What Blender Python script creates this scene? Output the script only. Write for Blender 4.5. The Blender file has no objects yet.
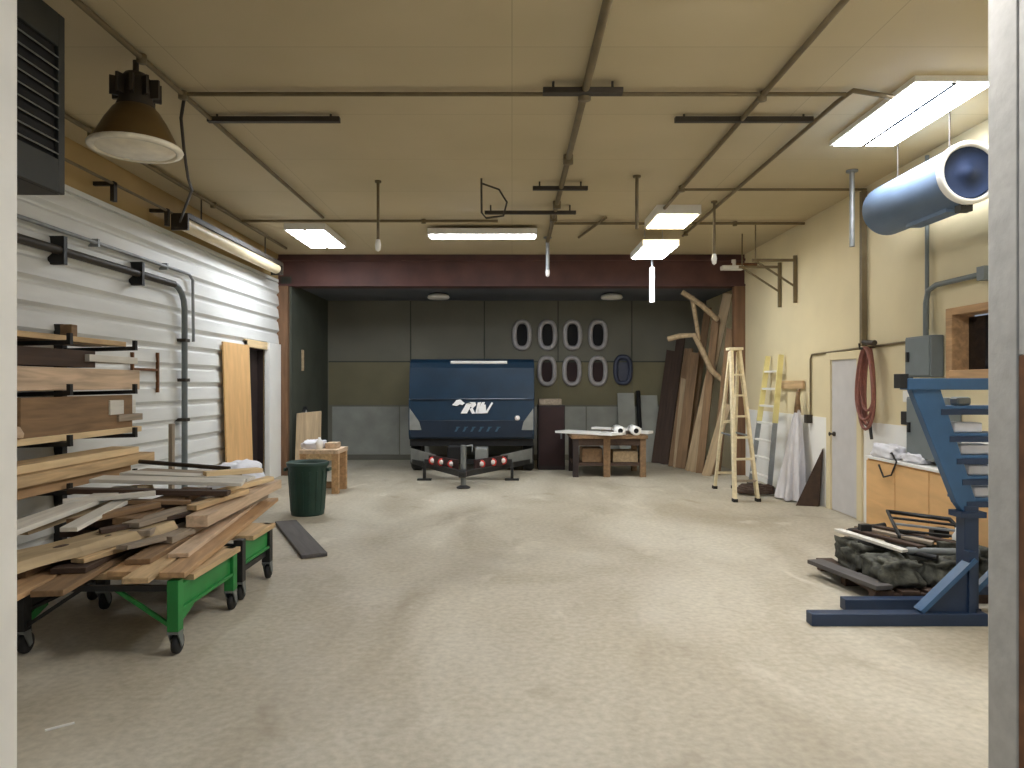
import bpy, math, random
from mathutils import Vector, Matrix, noise
random.seed(7)
C = bpy.context.scene.collection
sc = bpy.context.scene
PI = math.pi
H = 1.65          # eye height
F = 700.0         # focal length in pixels of the 1024 wide frame
CEIL = 4.0
XL, XR = -4.24, 4.22
YF, YB, YE = 2.58, 12.7, 15.2   # front wall inside face, beam, end wall

# ------------------------------------------------------------------ materials
def srgb(r, g, b):
    f = lambda c: (c/255/12.92) if c/255 <= .04045 else ((c/255+.055)/1.055)**2.4
    return (f(r), f(g), f(b), 1)
def mul(c, k): return (min(c[0]*k, 1), min(c[1]*k, 1), min(c[2]*k, 1), 1)

def base_mat(name):
    m = bpy.data.materials.new(name); m.use_nodes = True
    nt = m.node_tree; b = nt.nodes['Principled BSDF']
    return m, nt, b
def mat(name, col, rough=.6, metal=0, var=.25, scale=6, bump=.0, spec=.5, stretch=(1, 1, 1), detail=4, coat=0):
    m, nt, b = base_mat(name)
    c = srgb(*col)
    b.inputs['Roughness'].default_value = rough
    b.inputs['Metallic'].default_value = metal
    b.inputs['Specular IOR Level'].default_value = spec
    b.inputs['Coat Weight'].default_value = coat
    tc = nt.nodes.new('ShaderNodeTexCoord'); mp = nt.nodes.new('ShaderNodeMapping')
    mp.inputs['Scale'].default_value = stretch
    nz = nt.nodes.new('ShaderNodeTexNoise'); nz.inputs['Scale'].default_value = scale; nz.inputs['Detail'].default_value = detail
    rp = nt.nodes.new('ShaderNodeValToRGB')
    rp.color_ramp.elements[0].position = .3; rp.color_ramp.elements[1].position = .72
    rp.color_ramp.elements[0].color = mul(c, 1-var); rp.color_ramp.elements[1].color = mul(c, 1+var*.6)
    nt.links.new(tc.outputs['Object'], mp.inputs['Vector']); nt.links.new(mp.outputs[0], nz.inputs['Vector'])
    nt.links.new(nz.outputs['Fac'], rp.inputs['Fac']); nt.links.new(rp.outputs[0], b.inputs['Base Color'])
    if bump:
        bp = nt.nodes.new('ShaderNodeBump'); bp.inputs['Strength'].default_value = bump; bp.inputs['Distance'].default_value = .02
        nt.links.new(nz.outputs['Fac'], bp.inputs['Height']); nt.links.new(bp.outputs[0], b.inputs['Normal'])
    return m
def wood(name, col, var=.35, rough=.75, scale=9):
    m, nt, b = base_mat(name)
    c = srgb(*col); b.inputs['Roughness'].default_value = rough
    tc = nt.nodes.new('ShaderNodeTexCoord'); oi = nt.nodes.new('ShaderNodeObjectInfo')
    ad = nt.nodes.new('ShaderNodeVectorMath'); ad.operation = 'ADD'
    sca = nt.nodes.new('ShaderNodeVectorMath'); sca.operation = 'SCALE'; sca.inputs['Scale'].default_value = 20
    cb = nt.nodes.new('ShaderNodeCombineXYZ')
    for i in range(3): nt.links.new(oi.outputs['Random'], cb.inputs[i])
    nt.links.new(cb.outputs[0], sca.inputs[0])
    nt.links.new(tc.outputs['Object'], ad.inputs[0]); nt.links.new(sca.outputs[0], ad.inputs[1])
    mp = nt.nodes.new('ShaderNodeMapping'); mp.inputs['Scale'].default_value = (scale, .8, scale)
    nt.links.new(ad.outputs[0], mp.inputs['Vector'])
    nz = nt.nodes.new('ShaderNodeTexNoise'); nz.inputs['Scale'].default_value = 2.2; nz.inputs['Detail'].default_value = 6; nz.inputs['Distortion'].default_value = .6
    nt.links.new(mp.outputs[0], nz.inputs['Vector'])
    rp = nt.nodes.new('ShaderNodeValToRGB')
    e = rp.color_ramp.elements
    e[0].position = .28; e[1].position = .7; e[0].color = mul(c, 1-var); e[1].color = mul(c, 1+var*.5)
    nt.links.new(nz.outputs['Fac'], rp.inputs['Fac'])
    nt.links.new(rp.outputs[0], b.inputs['Base Color'])
    bp = nt.nodes.new('ShaderNodeBump'); bp.inputs['Strength'].default_value = .25; bp.inputs['Distance'].default_value = .01
    nt.links.new(nz.outputs['Fac'], bp.inputs['Height']); nt.links.new(bp.outputs[0], b.inputs['Normal'])
    return m
def emit(name, col, strength):
    m, nt, b = base_mat(name)
    c = srgb(*col)
    b.inputs['Base Color'].default_value = c
    b.inputs['Emission Color'].default_value = c
    b.inputs['Emission Strength'].default_value = strength
    return m

def floor_mat():
    m, nt, b = base_mat('stained_concrete')
    N = nt.nodes.new; L = nt.links.new
    tc = N('ShaderNodeTexCoord')
    def nz(scale, detail, stretch=(1, 1, 1), dist=0):
        mp = N('ShaderNodeMapping'); mp.inputs['Scale'].default_value = stretch
        t = N('ShaderNodeTexNoise'); t.inputs['Scale'].default_value = scale; t.inputs['Detail'].default_value = detail; t.inputs['Distortion'].default_value = dist
        L(tc.outputs['Object'], mp.inputs['Vector']); L(mp.outputs[0], t.inputs['Vector']); return t
    def ramp(t, p0, c0, p1, c1):
        r = N('ShaderNodeValToRGB'); e = r.color_ramp.elements
        e[0].position = p0; e[0].color = c0; e[1].position = p1; e[1].color = c1
        L(t.outputs['Fac'], r.inputs['Fac']); return r
    def mix(a, bb, fac, mode='MIX'):
        x = N('ShaderNodeMixRGB'); x.blend_type = mode
        L(a.outputs[0], x.inputs[1]); L(bb.outputs[0], x.inputs[2])
        if isinstance(fac, float): x.inputs[0].default_value = fac
        else: L(fac.outputs[0], x.inputs[0])
        return x
    W = (1, 1, 1, 1); K = (0, 0, 0, 1)
    a = ramp(nz(.9, 8, (1, .45, 1), .8), .32, srgb(170, 160, 140), .68, srgb(202, 195, 178))
    g = ramp(nz(22, 8), .3, srgb(218, 218, 216), .7, (1, 1, 1, 1))
    m1 = mix(a, g, .75, 'MULTIPLY')
    st = ramp(nz(1.6, 9, (1, .7, 1), 1.2), .6, K, .78, W)
    dk = N('ShaderNodeRGB'); dk.outputs[0].default_value = srgb(120, 104, 80)
    stf = N('ShaderNodeMath'); stf.operation = 'MULTIPLY'; stf.inputs[1].default_value = .5; L(st.outputs[0], stf.inputs[0])
    m2 = mix(m1, dk, stf)
    sl = ramp(nz(2.3, 8, (1, .5, 1), .7), .62, K, .76, W)
    lt = N('ShaderNodeRGB'); lt.outputs[0].default_value = srgb(220, 214, 198)
    slf = N('ShaderNodeMath'); slf.operation = 'MULTIPLY'; slf.inputs[1].default_value = .55; L(sl.outputs[0], slf.inputs[0])
    m3 = mix(m2, lt, slf)
    L(m3.outputs[0], b.inputs['Base Color'])
    rr = ramp(nz(1.3, 6), .3, (.42, .42, .42, 1), .7, (.72, .72, .72, 1)); L(rr.outputs[0], b.inputs['Roughness'])
    b.inputs['Specular IOR Level'].default_value = .35
    bp = N('ShaderNodeBump'); bp.inputs['Strength'].default_value = .12; bp.inputs['Distance'].default_value = .02
    L(g.outputs[0], bp.inputs['Height']); L(bp.outputs[0], b.inputs['Normal'])
    return m
def panel_mat(name, col, bw, bh, mortar=.004, var=.12, dark=.75):
    """painted sheets with thin joints"""
    m, nt, b = base_mat(name)
    N = nt.nodes.new; L = nt.links.new
    c = srgb(*col)
    tc = N('ShaderNodeTexCoord')
    br = N('ShaderNodeTexBrick'); br.offset = 0; br.inputs['Scale'].default_value = 1
    br.inputs['Brick Width'].default_value = bw; br.inputs['Row Height'].default_value = bh
    br.inputs['Mortar Size'].default_value = mortar
    br.inputs['Color1'].default_value = c; br.inputs['Color2'].default_value = mul(c, .96); br.inputs['Mortar'].default_value = mul(c, dark)
    L(tc.outputs['Object'], br.inputs['Vector'])
    nz = N('ShaderNodeTexNoise'); nz.inputs['Scale'].default_value = .8; nz.inputs['Detail'].default_value = 6
    L(tc.outputs['Object'], nz.inputs['Vector'])
    rp = N('ShaderNodeValToRGB'); e = rp.color_ramp.elements
    e[0].position = .3; e[0].color = (1-var, 1-var, 1-var*1.2, 1); e[1].position = .7; e[1].color = (1, 1, 1, 1)
    L(nz.outputs['Fac'], rp.inputs['Fac'])
    mx = N('ShaderNodeMixRGB'); mx.blend_type = 'MULTIPLY'; mx.inputs[0].default_value = 1
    L(br.outputs['Color'], mx.inputs[1]); L(rp.outputs[0], mx.inputs[2]); L(mx.outputs[0], b.inputs['Base Color'])
    b.inputs['Roughness'].default_value = .7
    return m

M = dict(
    floor=floor_mat(),
    ceiling=panel_mat('tan_ceiling_board', (198, 183, 150), 2.44, 1.22),
    tan=mat('tan_wall_paint', (172, 146, 96), .7, var=.12, scale=1.5),
    cream=mat('cream_wall_paint', (220, 207, 170), .65, var=.07, scale=1.2),
    white_wall=mat('white_wainscot', (240, 239, 234), .55, var=.05, scale=2),
    siding=mat('white_metal_siding', (222, 223, 220), .5, metal=0, var=.1, scale=2.5, stretch=(1, .4, 3)),
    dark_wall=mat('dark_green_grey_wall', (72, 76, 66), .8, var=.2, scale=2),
    end_upper=mat('grey_end_wall', (118, 116, 104), .8, var=.12, scale=1.3),
    end_mid=mat('olive_end_wall', (124, 118, 92), .8, var=.15, scale=1.3),
    end_low=mat('pale_grey_end_panel', (158, 160, 152), .7, var=.2, scale=2.2),
    alcove_ceiling=mat('dark_blue_grey_ceiling', (96, 100, 108), .7, var=.15, scale=1.5),
    beam=mat('oxide_red_beam', (84, 52, 46), .65, var=.3, scale=2.5),
    brown_post=mat('brown_post', (120, 88, 62), .7, var=.3, scale=5, stretch=(3, 3, .4)),
    jamb_white=mat('white_jamb_paint', (226, 222, 212), .6, var=.08, scale=3),
    jamb_grey=mat('grey_jamb_paint', (188, 186, 180), .75, var=.12, scale=14, bump=.15),
    rust=mat('rusty_brown', (120, 80, 50), .85, var=.4, scale=10),
    white_paint=mat('white_paint', (232, 230, 224), .5, var=.06, scale=4),
    offwhite=mat('cream_enamel', (222, 206, 172), .45, var=.06, scale=4),
    pipe=mat('tan_painted_pipe', (112, 98, 70), .6, var=.25, scale=5),
    pipe_dark=mat('dark_iron', (52, 44, 34), .55, var=.3, scale=6),
    black=mat('black_rubber', (26, 26, 26), .7, var=.3, scale=12),
    black_metal=mat('black_metal', (38, 38, 38), .5, metal=.2, var=.3, scale=8),
    grey_metal=mat('grey_metal', (128, 132, 132), .45, metal=.5, var=.15, scale=6),
    galv=mat('galvanised_grey', (150, 154, 156), .45, metal=.4, var=.2, scale=8),
    heater_grey=mat('heater_dark_grey', (46, 48, 46), .55, var=.2, scale=4),
    heater_louvre=mat('louvre_grey', (98, 100, 96), .5, var=.15, scale=6),
    panel_grey=mat('electrical_grey', (112, 120, 122), .5, var=.1, scale=5),
    bronze=mat('bronze_reflector', (104, 82, 46), .4, metal=.35, var=.25, scale=4),
    lens=mat('pale_lens', (240, 232, 210), .25, var=.12, scale=9),
    duct=mat('blue_grey_drum', (104, 126, 154), .6, metal=0, var=.15, scale=3),
    duct_face=mat('dark_blue_fan', (26, 46, 82), .75, var=.2, scale=6),
    trailer=mat('dark_blue_trailer_skin', (20, 48, 70), .33, metal=.15, var=.22, scale=3, coat=.3),
    trailer_dark=mat('dark_blue_trailer_lower', (18, 34, 52), .4, var=.2, scale=3),
    logo=mat('white_logo', (250, 250, 250), .5, var=.0),
    faint=mat('faint_blue_letter', (58, 88, 108), .5, var=.0),
    guard=mat('grey_guard', (138, 140, 136), .5, metal=.2, var=.2, scale=5),
    redlight=mat('red_marker', (214, 60, 52), .3, var=.1),
    whitelight=mat('white_marker', (245, 235, 230), .3, var=.05),
    ring=mat('grey_ring', (176, 172, 172), .5, var=.15, scale=8),
    ring_dark=mat('dark_blue_ring', (62, 68, 88), .5, var=.2, scale=8),
    void=mat('near_black', (14, 13, 14), .8, var=.2),
    wine=mat('dark_wine_panel', (44, 20, 20), .7, var=.2),
    cabinet_dark=mat('dark_brown_cabinet', (42, 30, 28), .6, var=.3, scale=5),
    green=mat('green_enamel', (34, 128, 58), .45, var=.2, scale=6),
    dark_green=mat('dark_green_plastic', (30, 62, 52), .5, var=.2, scale=6),
    blue=mat('blue_enamel', (46, 84, 122), .4, var=.15, scale=5),
    blue_shaded=mat('blue_enamel_shaded', (26, 46, 74), .45, var=.15, scale=5),  # darker copy of the blue enamel, shade painted on fronts and undersides
    hose=mat('red_brown_hose', (142, 90, 78), .5, var=.2, scale=20),
    tarp=mat('dark_olive_tarp', (80, 80, 70), .75, var=.85, scale=13, bump=.5),
    pvc=mat('white_plastic', (244, 244, 240), .4, var=.03),
    cloth=mat('white_cloth', (226, 226, 232), .8, var=.12, scale=7),
    net=mat('grey_white_sheet', (212, 210, 214), .7, var=.16, scale=6, stretch=(3, 3, .5)),
    yellow=mat('pale_yellow', (228, 216, 150), .5, var=.1),
    glass=mat('dark_window_glass', (24, 24, 28), .08, var=.1),
    door=mat('pale_grey_door', (202, 200, 200), .5, var=.05),
    w_tan=wood('tan_timber', (200, 170, 128)),
    w_orange=wood('orange_timber', (184, 148, 108)),
    w_pink=wood('pink_timber', (204, 178, 150)),
    w_brown=wood('brown_timber', (134, 106, 76)),
    w_dark=wood('dark_timber', (70, 52, 40)),
    w_grey=wood('grey_timber', (156, 142, 124)),
    w_white=wood('weathered_white_timber', (216, 212, 202), .18),
    w_slab=wood('slab_timber', (184, 162, 126), .35, scale=5),
    w_pale=wood('pale_pine', (226, 200, 156), .2),
    w_oak=wood('honey_plywood', (222, 178, 122), .14, scale=4),
    w_ladder=wood('ladder_wood', (232, 218, 182), .15),
    w_old=wood('old_pale_timber', (176, 154, 122), .3),
    w_plank=wood('dark_grey_plank', (84, 80, 78), .25),
    lampD=emit('bright_diffuser', (246, 249, 255), 30),
    lamp=emit('cool_diffuser', (242, 248, 255), 27),
    fillF=emit('added_front_fill', (250, 248, 246), 34),  # emission of the added foreground fill
    lampW=emit('warm_diffuser', (255, 236, 196), 12),
)

# ------------------------------------------------------------------ mesh builder
class MB:
    def __init__(s): s.v = []; s.f = []; s.sm = []
    def add(s, vs, fs, smooth=False, mx=None):
        n = len(s.v)
        s.v += [(mx @ Vector(v)) if mx else Vector(v) for v in vs]
        for f in fs: s.f.append([i+n for i in f]); s.sm.append(smooth)
        return s
    def box(s, c, d, rz=0, mx=None):
        x, y, z = d[0]/2, d[1]/2, d[2]/2
        vs = [(-x,-y,-z),(x,-y,-z),(x,y,-z),(-x,y,-z),(-x,-y,z),(x,-y,z),(x,y,z),(-x,y,z)]
        fs = [(0,3,2,1),(4,5,6,7),(0,1,5,4),(1,2,6,5),(2,3,7,6),(3,0,4,7)]
        m = Matrix.Translation(c) @ Matrix.Rotation(rz, 4, 'Z')
        return s.add(vs, fs, False, (mx @ m) if mx else m)
    def bb(s, x0, x1, y0, y1, z0, z1):
        return s.box(((x0+x1)/2, (y0+y1)/2, (z0+z1)/2), (abs(x1-x0), abs(y1-y0), abs(z1-z0)))
    def bar(s, p0, p1, w, t, up=(0, 0, 1)):
        """rectangular bar from p0 to p1; w across, t along up"""
        p0, p1 = Vector(p0), Vector(p1); d = (p1-p0); l = d.length; d.normalize()
        u = Vector(up)
        if abs(d.dot(u)) > .97: u = Vector((0, 1, 0))
        x = d.cross(u).normalized(); z = x.cross(d).normalized()
        m = Matrix((x, d, z)).transposed().to_4x4(); m.translation = (p0+p1)/2
        return s.box((0, 0, 0), (w, l, t), 0, m)
    def tube(s, pts, r, n=10, closed=False, cap=True, r1=None):
        pts = [Vector(p) for p in pts]; k = len(pts)
        rr = [r if r1 is None else r+(r1-r)*i/(k-1) for i in range(k)]
        ts = []
        for i in range(k):
            a = pts[(i-1) % k] if (closed or i > 0) else pts[i]
            b = pts[(i+1) % k] if (closed or i < k-1) else pts[i]
            ts.append((b-a).normalized())
        u = Vector((0, 0, 1)) if abs(ts[0].z) < .9 else Vector((1, 0, 0))
        vs = []
        x = (u - ts[0]*u.dot(ts[0])).normalized()
        for i in range(k):
            x = (x - ts[i]*x.dot(ts[i])).normalized(); y = ts[i].cross(x)
            for j in range(n):
                a = 2*PI*j/n; vs.append(pts[i]+(x*math.cos(a)+y*math.sin(a))*rr[i])
        fs = []
        for i in range(k if closed else k-1):
            i2 = (i+1) % k
            for j in range(n):
                j2 = (j+1) % n; fs.append((i*n+j, i*n+j2, i2*n+j2, i2*n+j))
        s.add(vs, fs, True)
        if cap and not closed:
            s.add(vs[:n], [tuple(range(n))[::-1]]); s.add(vs[-n:], [tuple(range(n))])
        return s
    def lathe(s, prof, c=(0, 0, 0), n=28, mx=None, smooth=True):
        vs = []; fs = []
        for r, z in prof:
            for j in range(n):
                a = 2*PI*j/n; vs.append((c[0]+r*math.cos(a), c[1]+r*math.sin(a), c[2]+z))
        for i in range(len(prof)-1):
            for j in range(n):
                j2 = (j+1) % n; fs.append((i*n+j, i*n+j2, (i+1)*n+j2, (i+1)*n+j))
        s.add(vs, fs, smooth, mx)
        return s
    def prism(s, poly, axis, a0, a1):
        """polygon in the plane normal to axis ('X','Y','Z'), extruded a0..a1"""
        n = len(poly); vs = []
        for a in (a0, a1):
            for p, q in poly:
                vs.append({'X': (a, p, q), 'Y': (p, a, q), 'Z': (p, q, a)}[axis])
        fs = [tuple(range(n))[::-1], tuple(range(n, 2*n))]
        for i in range(n): j = (i+1) % n; fs.append((i, j, n+j, n+i))
        return s.add(vs, fs)
    def build(s, name, m, parent=None, bevel=0):
        me = bpy.data.meshes.new(name)
        me.from_pydata([tuple(v) for v in s.v], [], s.f)
        for p, sm in zip(me.polygons, s.sm): p.use_smooth = sm
        import bmesh
        bm = bmesh.new(); bm.from_mesh(me); bmesh.ops.recalc_face_normals(bm, faces=bm.faces); bm.to_mesh(me); bm.free()
        me.materials.append(M[m] if isinstance(m, str) else m)
        o = bpy.data.objects.new(name, me); C.objects.link(o)
        if parent: o.parent = parent
        if bevel:
            b = o.modifiers.new('bevel', 'BEVEL'); b.width = bevel; b.segments = 2; b.limit_method = 'ANGLE'
        return o

def tag(o, label, cat, group=None):
    o['label'] = label; o['category'] = cat; o['kind'] = 'thing'
    if group: o['group'] = group
    return o
def thing(name, label, cat, group=None):
    o = bpy.data.objects.new(name, None); C.objects.link(o)
    return tag(o, label, cat, group)
def struct(o): o['kind'] = 'structure'; return o
def tree(o):
    out = []
    for c in o.children: out += [c] + tree(c)
    return out
def recenter(o):
    """give a thing built in world coordinates an origin at the middle of its base"""
    ms = [x for x in [o]+tree(o) if x.type == 'MESH']
    vs = [v.co for x in ms for v in x.data.vertices]
    c = Vector(((min(v.x for v in vs)+max(v.x for v in vs))/2, (min(v.y for v in vs)+max(v.y for v in vs))/2, min(v.z for v in vs)))
    for x in ms: x.data.transform(Matrix.Translation(-c))
    o.location = c
    return o
def copy_tree(o, parent=None):
    c = o.copy(); C.objects.link(c); c.parent = parent
    for ch in o.children: copy_tree(ch, c)
    return c
def solo(mb, name, m, label, cat, group=None, bevel=0):
    return recenter(tag(mb.build(name, m, None, bevel), label, cat, group))
def PY(px, py, Y): return Vector(((px-512)/F*Y, Y, H-(py-384)/F*Y))
def PZ(px, py, z):
    Y = (H-z)*F/(py-384); return Vector(((px-512)/F*Y, Y, z))

def board_mesh(L, w, t, live=0., ragged=0., bow=0.):
    n = max(8, int(L*7)); vs = []; fs = []
    sd = random.random()*100
    for i in range(n+1):
        y = L*i/n
        l = -w/2 + live*(noise.noise((sd, y*2.3, 0))*.9+noise.noise((sd, y*7, 4))*.35)
        r = w/2 + live*(noise.noise((sd, y*2.3, 9))*.9+noise.noise((sd, y*7, 14))*.35)
        yl = yr = y
        if i == 0: yl -= ragged*random.random(); yr -= ragged*random.random()
        if i == n: yl += ragged*random.random(); yr += ragged*random.random()
        b = bow*math.sin(PI*i/n)
        k = .8 if live else 1
        vs += [(l, yl, b), (r, yr, b), (r*k, yr, b+t), (l*k, yl, b+t)]
    for i in range(n):
        a = i*4; b = a+4
        for j in range(4): j2 = (j+1) % 4; fs.append((a+j, a+j2, b+j2, b+j))
    fs += [(3, 2, 1, 0), (n*4, n*4+1, n*4+2, n*4+3)]
    return MB().add(vs, fs)
def board(p0, p1, w, t, m, label, group=None, name='board', cat='board', live=0, ragged=.045, bow=0, roll=0, up=(0, 0, 1)):
    p0, p1 = Vector(p0), Vector(p1); d = p1-p0; L = d.length; d.normalize()
    x = d.cross(Vector(up)).normalized(); z = x.cross(d).normalized()
    o = board_mesh(L, w, t, live, ragged, bow).build(name, m, None, .004)
    mx = Matrix((x, d, z)).transposed().to_4x4() @ Matrix.Rotation(roll, 4, 'Y'); mx.translation = p0
    o.matrix_world = mx
    return tag(o, label, cat, group)

# ------------------------------------------------------------------ the setting
struct(MB().bb(-7, 7, -2.5, YE+.3, -.2, 0).build('floor', 'floor'))
struct(MB().bb(XL-.2, XR+.2, 2.3, YB, CEIL, CEIL+.15).build('ceiling', 'ceiling'))
struct(MB().bb(XL-.2, XR+.2, YB+.22, YE+.2, 3.46, 3.6).build('ceiling_alcove', 'alcove_ceiling'))
# left wall with a doorway at Y 11.1-12.0
w = MB()
w.bb(XL-.2, XL, 2.3, 11.1, 0, CEIL); w.bb(XL-.2, XL, 11.1, 12.0, 2.24, CEIL); w.bb(XL-.2, XL, 12.0, YB+.1, 0, CEIL)
wl = struct(w.build('wall_left', 'tan'))
s = MB(); z = 0.02; pitch = .232
prof = []
while z < 3.3:
    prof += [(XL+.008, z), (XL+.048, z+.035), (XL+.03, z+pitch-.05), (XL+.004, z+pitch-.02)]; z += pitch
ztop = z
for y0, y1, zlo in ((YF, 11.08, 0), (11.08, 12.02, 2.3), (12.02, YB-.08, 0)):
    pr = [p for p in prof if p[1] >= zlo]
    vs = [(x, y0, zz) for x, zz in pr]+[(x, y1, zz) for x, zz in pr]; n = len(pr)
    s.add(vs, [(i, i+1, n+i+1, n+i) for i in range(n-1)])
s.bb(XL, XL+.035, YF, YB-.08, ztop-.02, ztop+.03)
s.build('siding', 'siding', wl)
# doorway in the left wall: casing, dark sheet painted as the shade of the opening
d = MB(); d.bb(XL-.02, XL+.05, 11.0, 11.1, 0, 2.34); d.bb(XL-.02, XL+.05, 11.0, 12.0, 2.24, 2.36)
struct(d.build('trim_1', 'w_pale'))
struct(MB().bb(XL-.02, XL+.09, 12.0, 12.58, 0, 2.36).build('trim_2', 'white_wall', None, .006))
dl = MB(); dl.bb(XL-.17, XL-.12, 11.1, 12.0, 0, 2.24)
dr = struct(dl.build('doorway_shade_sheet', 'cabinet_dark'))
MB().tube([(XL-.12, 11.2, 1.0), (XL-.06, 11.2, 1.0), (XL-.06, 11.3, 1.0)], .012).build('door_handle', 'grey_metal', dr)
MB().bb(XL-.2, XL-.021, 11.985, 12.0, 0, 2.24).bb(XL-.2, XL-.021, 11.1, 12.0, 2.225, 2.24).build('shade_liner', 'cabinet_dark', dr)  # dark lining that paints the reveal as shaded
# right wall with openings for the window and door
w = MB()
wx0, wx1 = XR, XR+.2
w.bb(wx0, wx1, 2.3, 5.5, 0, CEIL); w.bb(wx0, wx1, 5.5, 6.7, 0, 1.76); w.bb(wx0, wx1, 5.5, 6.7, 2.32, CEIL)
w.bb(wx0, wx1, 6.7, YE+.2, 0, CEIL)
wr = struct(w.build('wall_right', 'cream'))
g = MB(); g.bb(XR-.012, XR+.01, 2.6, 8.38, 0, 1.2); g.bb(XR-.012, XR+.01, 9.32, YB-.1, 0, 1.2)
g.build('wainscot', 'white_wall', wr)
# right door
fr = MB(); fr.bb(XR-.04, XR+.02, 9.2, 9.32, 0, 2.06); fr.bb(XR-.04, XR+.02, 8.38, 8.5, 0, 2.06); fr.bb(XR-.04, XR+.02, 8.5, 9.2, 1.96, 2.06)
struct(fr.build('trim_3', 'cream', None, .006))
d2 = struct(MB().bb(XR-.015, XR+.03, 8.5, 9.2, .01, 1.96).build('door_2', 'door'))
MB().lathe([(.0, -.0), (.03, 0), (.03, .02), (.012, .03), (.012, .05), (.03, .07), (.0, .085)], n=16,
           mx=Matrix.Translation((XR-.015, 9.12, 1.0)) @ Matrix.Rotation(-PI/2, 4, 'Y')).build('door_knob', 'pipe_dark', d2)
# window
fr = MB(); fr.bb(XR-.06, XR+.16, 6.62, 6.72, 1.66, 2.37); fr.bb(XR-.06, XR+.16, 5.48, 5.58, 1.66, 2.37)
fr.bb(XR-.06, XR+.16, 5.58, 6.62, 2.3, 2.37); fr.bb(XR-.09, XR+.16, 5.58, 6.62, 1.68, 1.78)
wn = struct(MB().bb(XR+.1, XR+.115, 5.58, 6.62, 1.78, 2.28).build('window_1', 'glass'))
fr.build('window_frame', 'w_orange', wn, .006)
MB().bb(XR+.07, XR+.13, 6.08, 6.12, 1.8, 2.26).build('mullion', 'w_dark', wn)
# alcove
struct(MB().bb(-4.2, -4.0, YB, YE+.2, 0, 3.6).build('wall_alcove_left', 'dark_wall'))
e = struct(MB().bb(-4.2, XR+.2, YE, YE+.2, 0, 3.6).build('wall_back', 'end_upper'))
b1 = MB()
for x0, x1 in ((-3.98, -2.2), (-2.19, -.6), (-.59, 1.0), (1.01, 2.6), (2.61, 4.2)): b1.bb(x0, x1, YE-.012, YE+.01, 1.2, 2.12)
b1.build('middle_panel', 'end_mid', e)
b1 = MB()
for x0, x1 in ((-3.9, -2.45), (-2.43, -1.2), (-1.18, .2), (.22, 1.6), (1.62, 2.9), (2.92, 4.2)): b1.bb(x0, x1, YE-.02, YE+.01, .12, 1.16)
b1.build('lower_panel', 'end_low', e)
b1 = MB()
for x in (-2.2, -.6, 1.0, 2.6): b1.bb(x-.012, x+.012, YE-.016, YE+.01, 2.14, 3.45)
b1.bb(-3.98, 4.2, YE-.016, YE+.01, 2.12, 2.15)
b1.build('joint_strip', 'dark_wall', e)
# beam over the alcove and the posts beside it
bm_ = MB(); bm_.bb(XL, XR, YB, YB+.22, 3.44, CEIL)
bm_.bb(XL, XR, YB-.05, YB+.27, 3.42, 3.46); bm_.bb(XL, XR, YB-.05, YB+.27, CEIL-.12, CEIL-.08)
struct(bm_.build('beam', 'beam'))
struct(MB().bb(XL, XL+.2, YB-.1, YB+.05, 0, 3.42).build('post_left', 'brown_post', None, .01))
struct(MB().bb(XR-.2, XR, YB-.05, YB+.1, 0, 3.42).build('post_right', 'brown_post', None, .01))
# front wall and the jambs of the opening the view is taken through
JL, JR = -1.835, 1.765
struct(MB().bb(-7, JL, 2.3, YF, 0, CEIL).bb(JL, JR, 2.3, YF, 3.4, CEIL).bb(JR+.1, 7, 2.3, YF, 0, CEIL).build('wall_front', 'jamb_white'))
struct(MB().bb(JL-.05, JL+.004, 2.28, YF+.012, 0, 3.4).build('trim_4', 'jamb_white', None, .004))
struct(MB().bb(JR-.004, JR+.1, 2.44, YF+.012, 0, 3.4).build('trim_5', 'jamb_grey', None, .006))
struct(MB().bb(JR+.0, JR+.1, 2.28, 2.44, 0, 1.75).build('trim_6', 'rust', None, .004))
struct(MB().bb(JR+.0, JR+.1, 2.28, 2.44, 1.75, 3.4).build('trim_7', 'jamb_grey', None, .004))

# ------------------------------------------------------------------ ceiling lights
def troffer(label, x0, x1, y0, y1, z, lm, split='Y', hang=0, frame='white_paint'):
    t = thing('ceiling_light', label, 'ceiling light', 'ceiling strip lights')
    h = MB(); h.bb(x0-.03, x1+.03, y0-.03, y1+.03, z+.03, z+.09 if hang else CEIL)
    h.bb(x0-.03, x0, y0-.03, y1+.03, z, z+.03); h.bb(x1, x1+.03, y0-.03, y1+.03, z, z+.03)
    h.bb(x0, x1, y0-.03, y0, z, z+.03); h.bb(x0, x1, y1, y1+.03, z, z+.03)
    h.build('housing', frame, t)
    if split == 'Y':
        xm = (x0+x1)/2
        for a, b in ((x0, xm-.02), (xm+.02, x1)): MB().bb(a, b, y0, y1, z-.012, z+.028).build('diffuser', lm, t)
        MB().bb(xm-.02, xm+.02, y0, y1, z-.012, z+.03).build('divider', 'black_metal', t)
    else:
        MB().bb(x0, x1, y0, y1, z-.012, z+.028).build('diffuser', lm, t)
    if hang:
        for xx, yy in ((x0+.1, (y0+y1)/2), (x1-.1, (y0+y1)/2)): MB().tube([(xx, yy, z+.09), (xx, yy, CEIL)], .008, 6).build('hanger_rod', 'galv', t)
    return recenter(t)
troffer('large bright double ceiling light above the blue drum heater', 3.1, 3.67, 5.36, 6.74, 3.955, 'lampD')
troffer('added unseen double fill light nearest the front opening, in line with the pipes', 1.0, 1.57, 2.85, 4.15, 3.955, 'fillF')  # fixture added above the view to brighten the foreground
troffer('square bright ceiling light near the left wall strip fixture', -3.3, -2.76, 10.25, 11.5, 3.9, 'lamp')
troffer('long crosswise ceiling light in front of the red beam', -1.22, .34, 10.35, 10.62, 3.86, 'lamp', 'X', 1)
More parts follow.
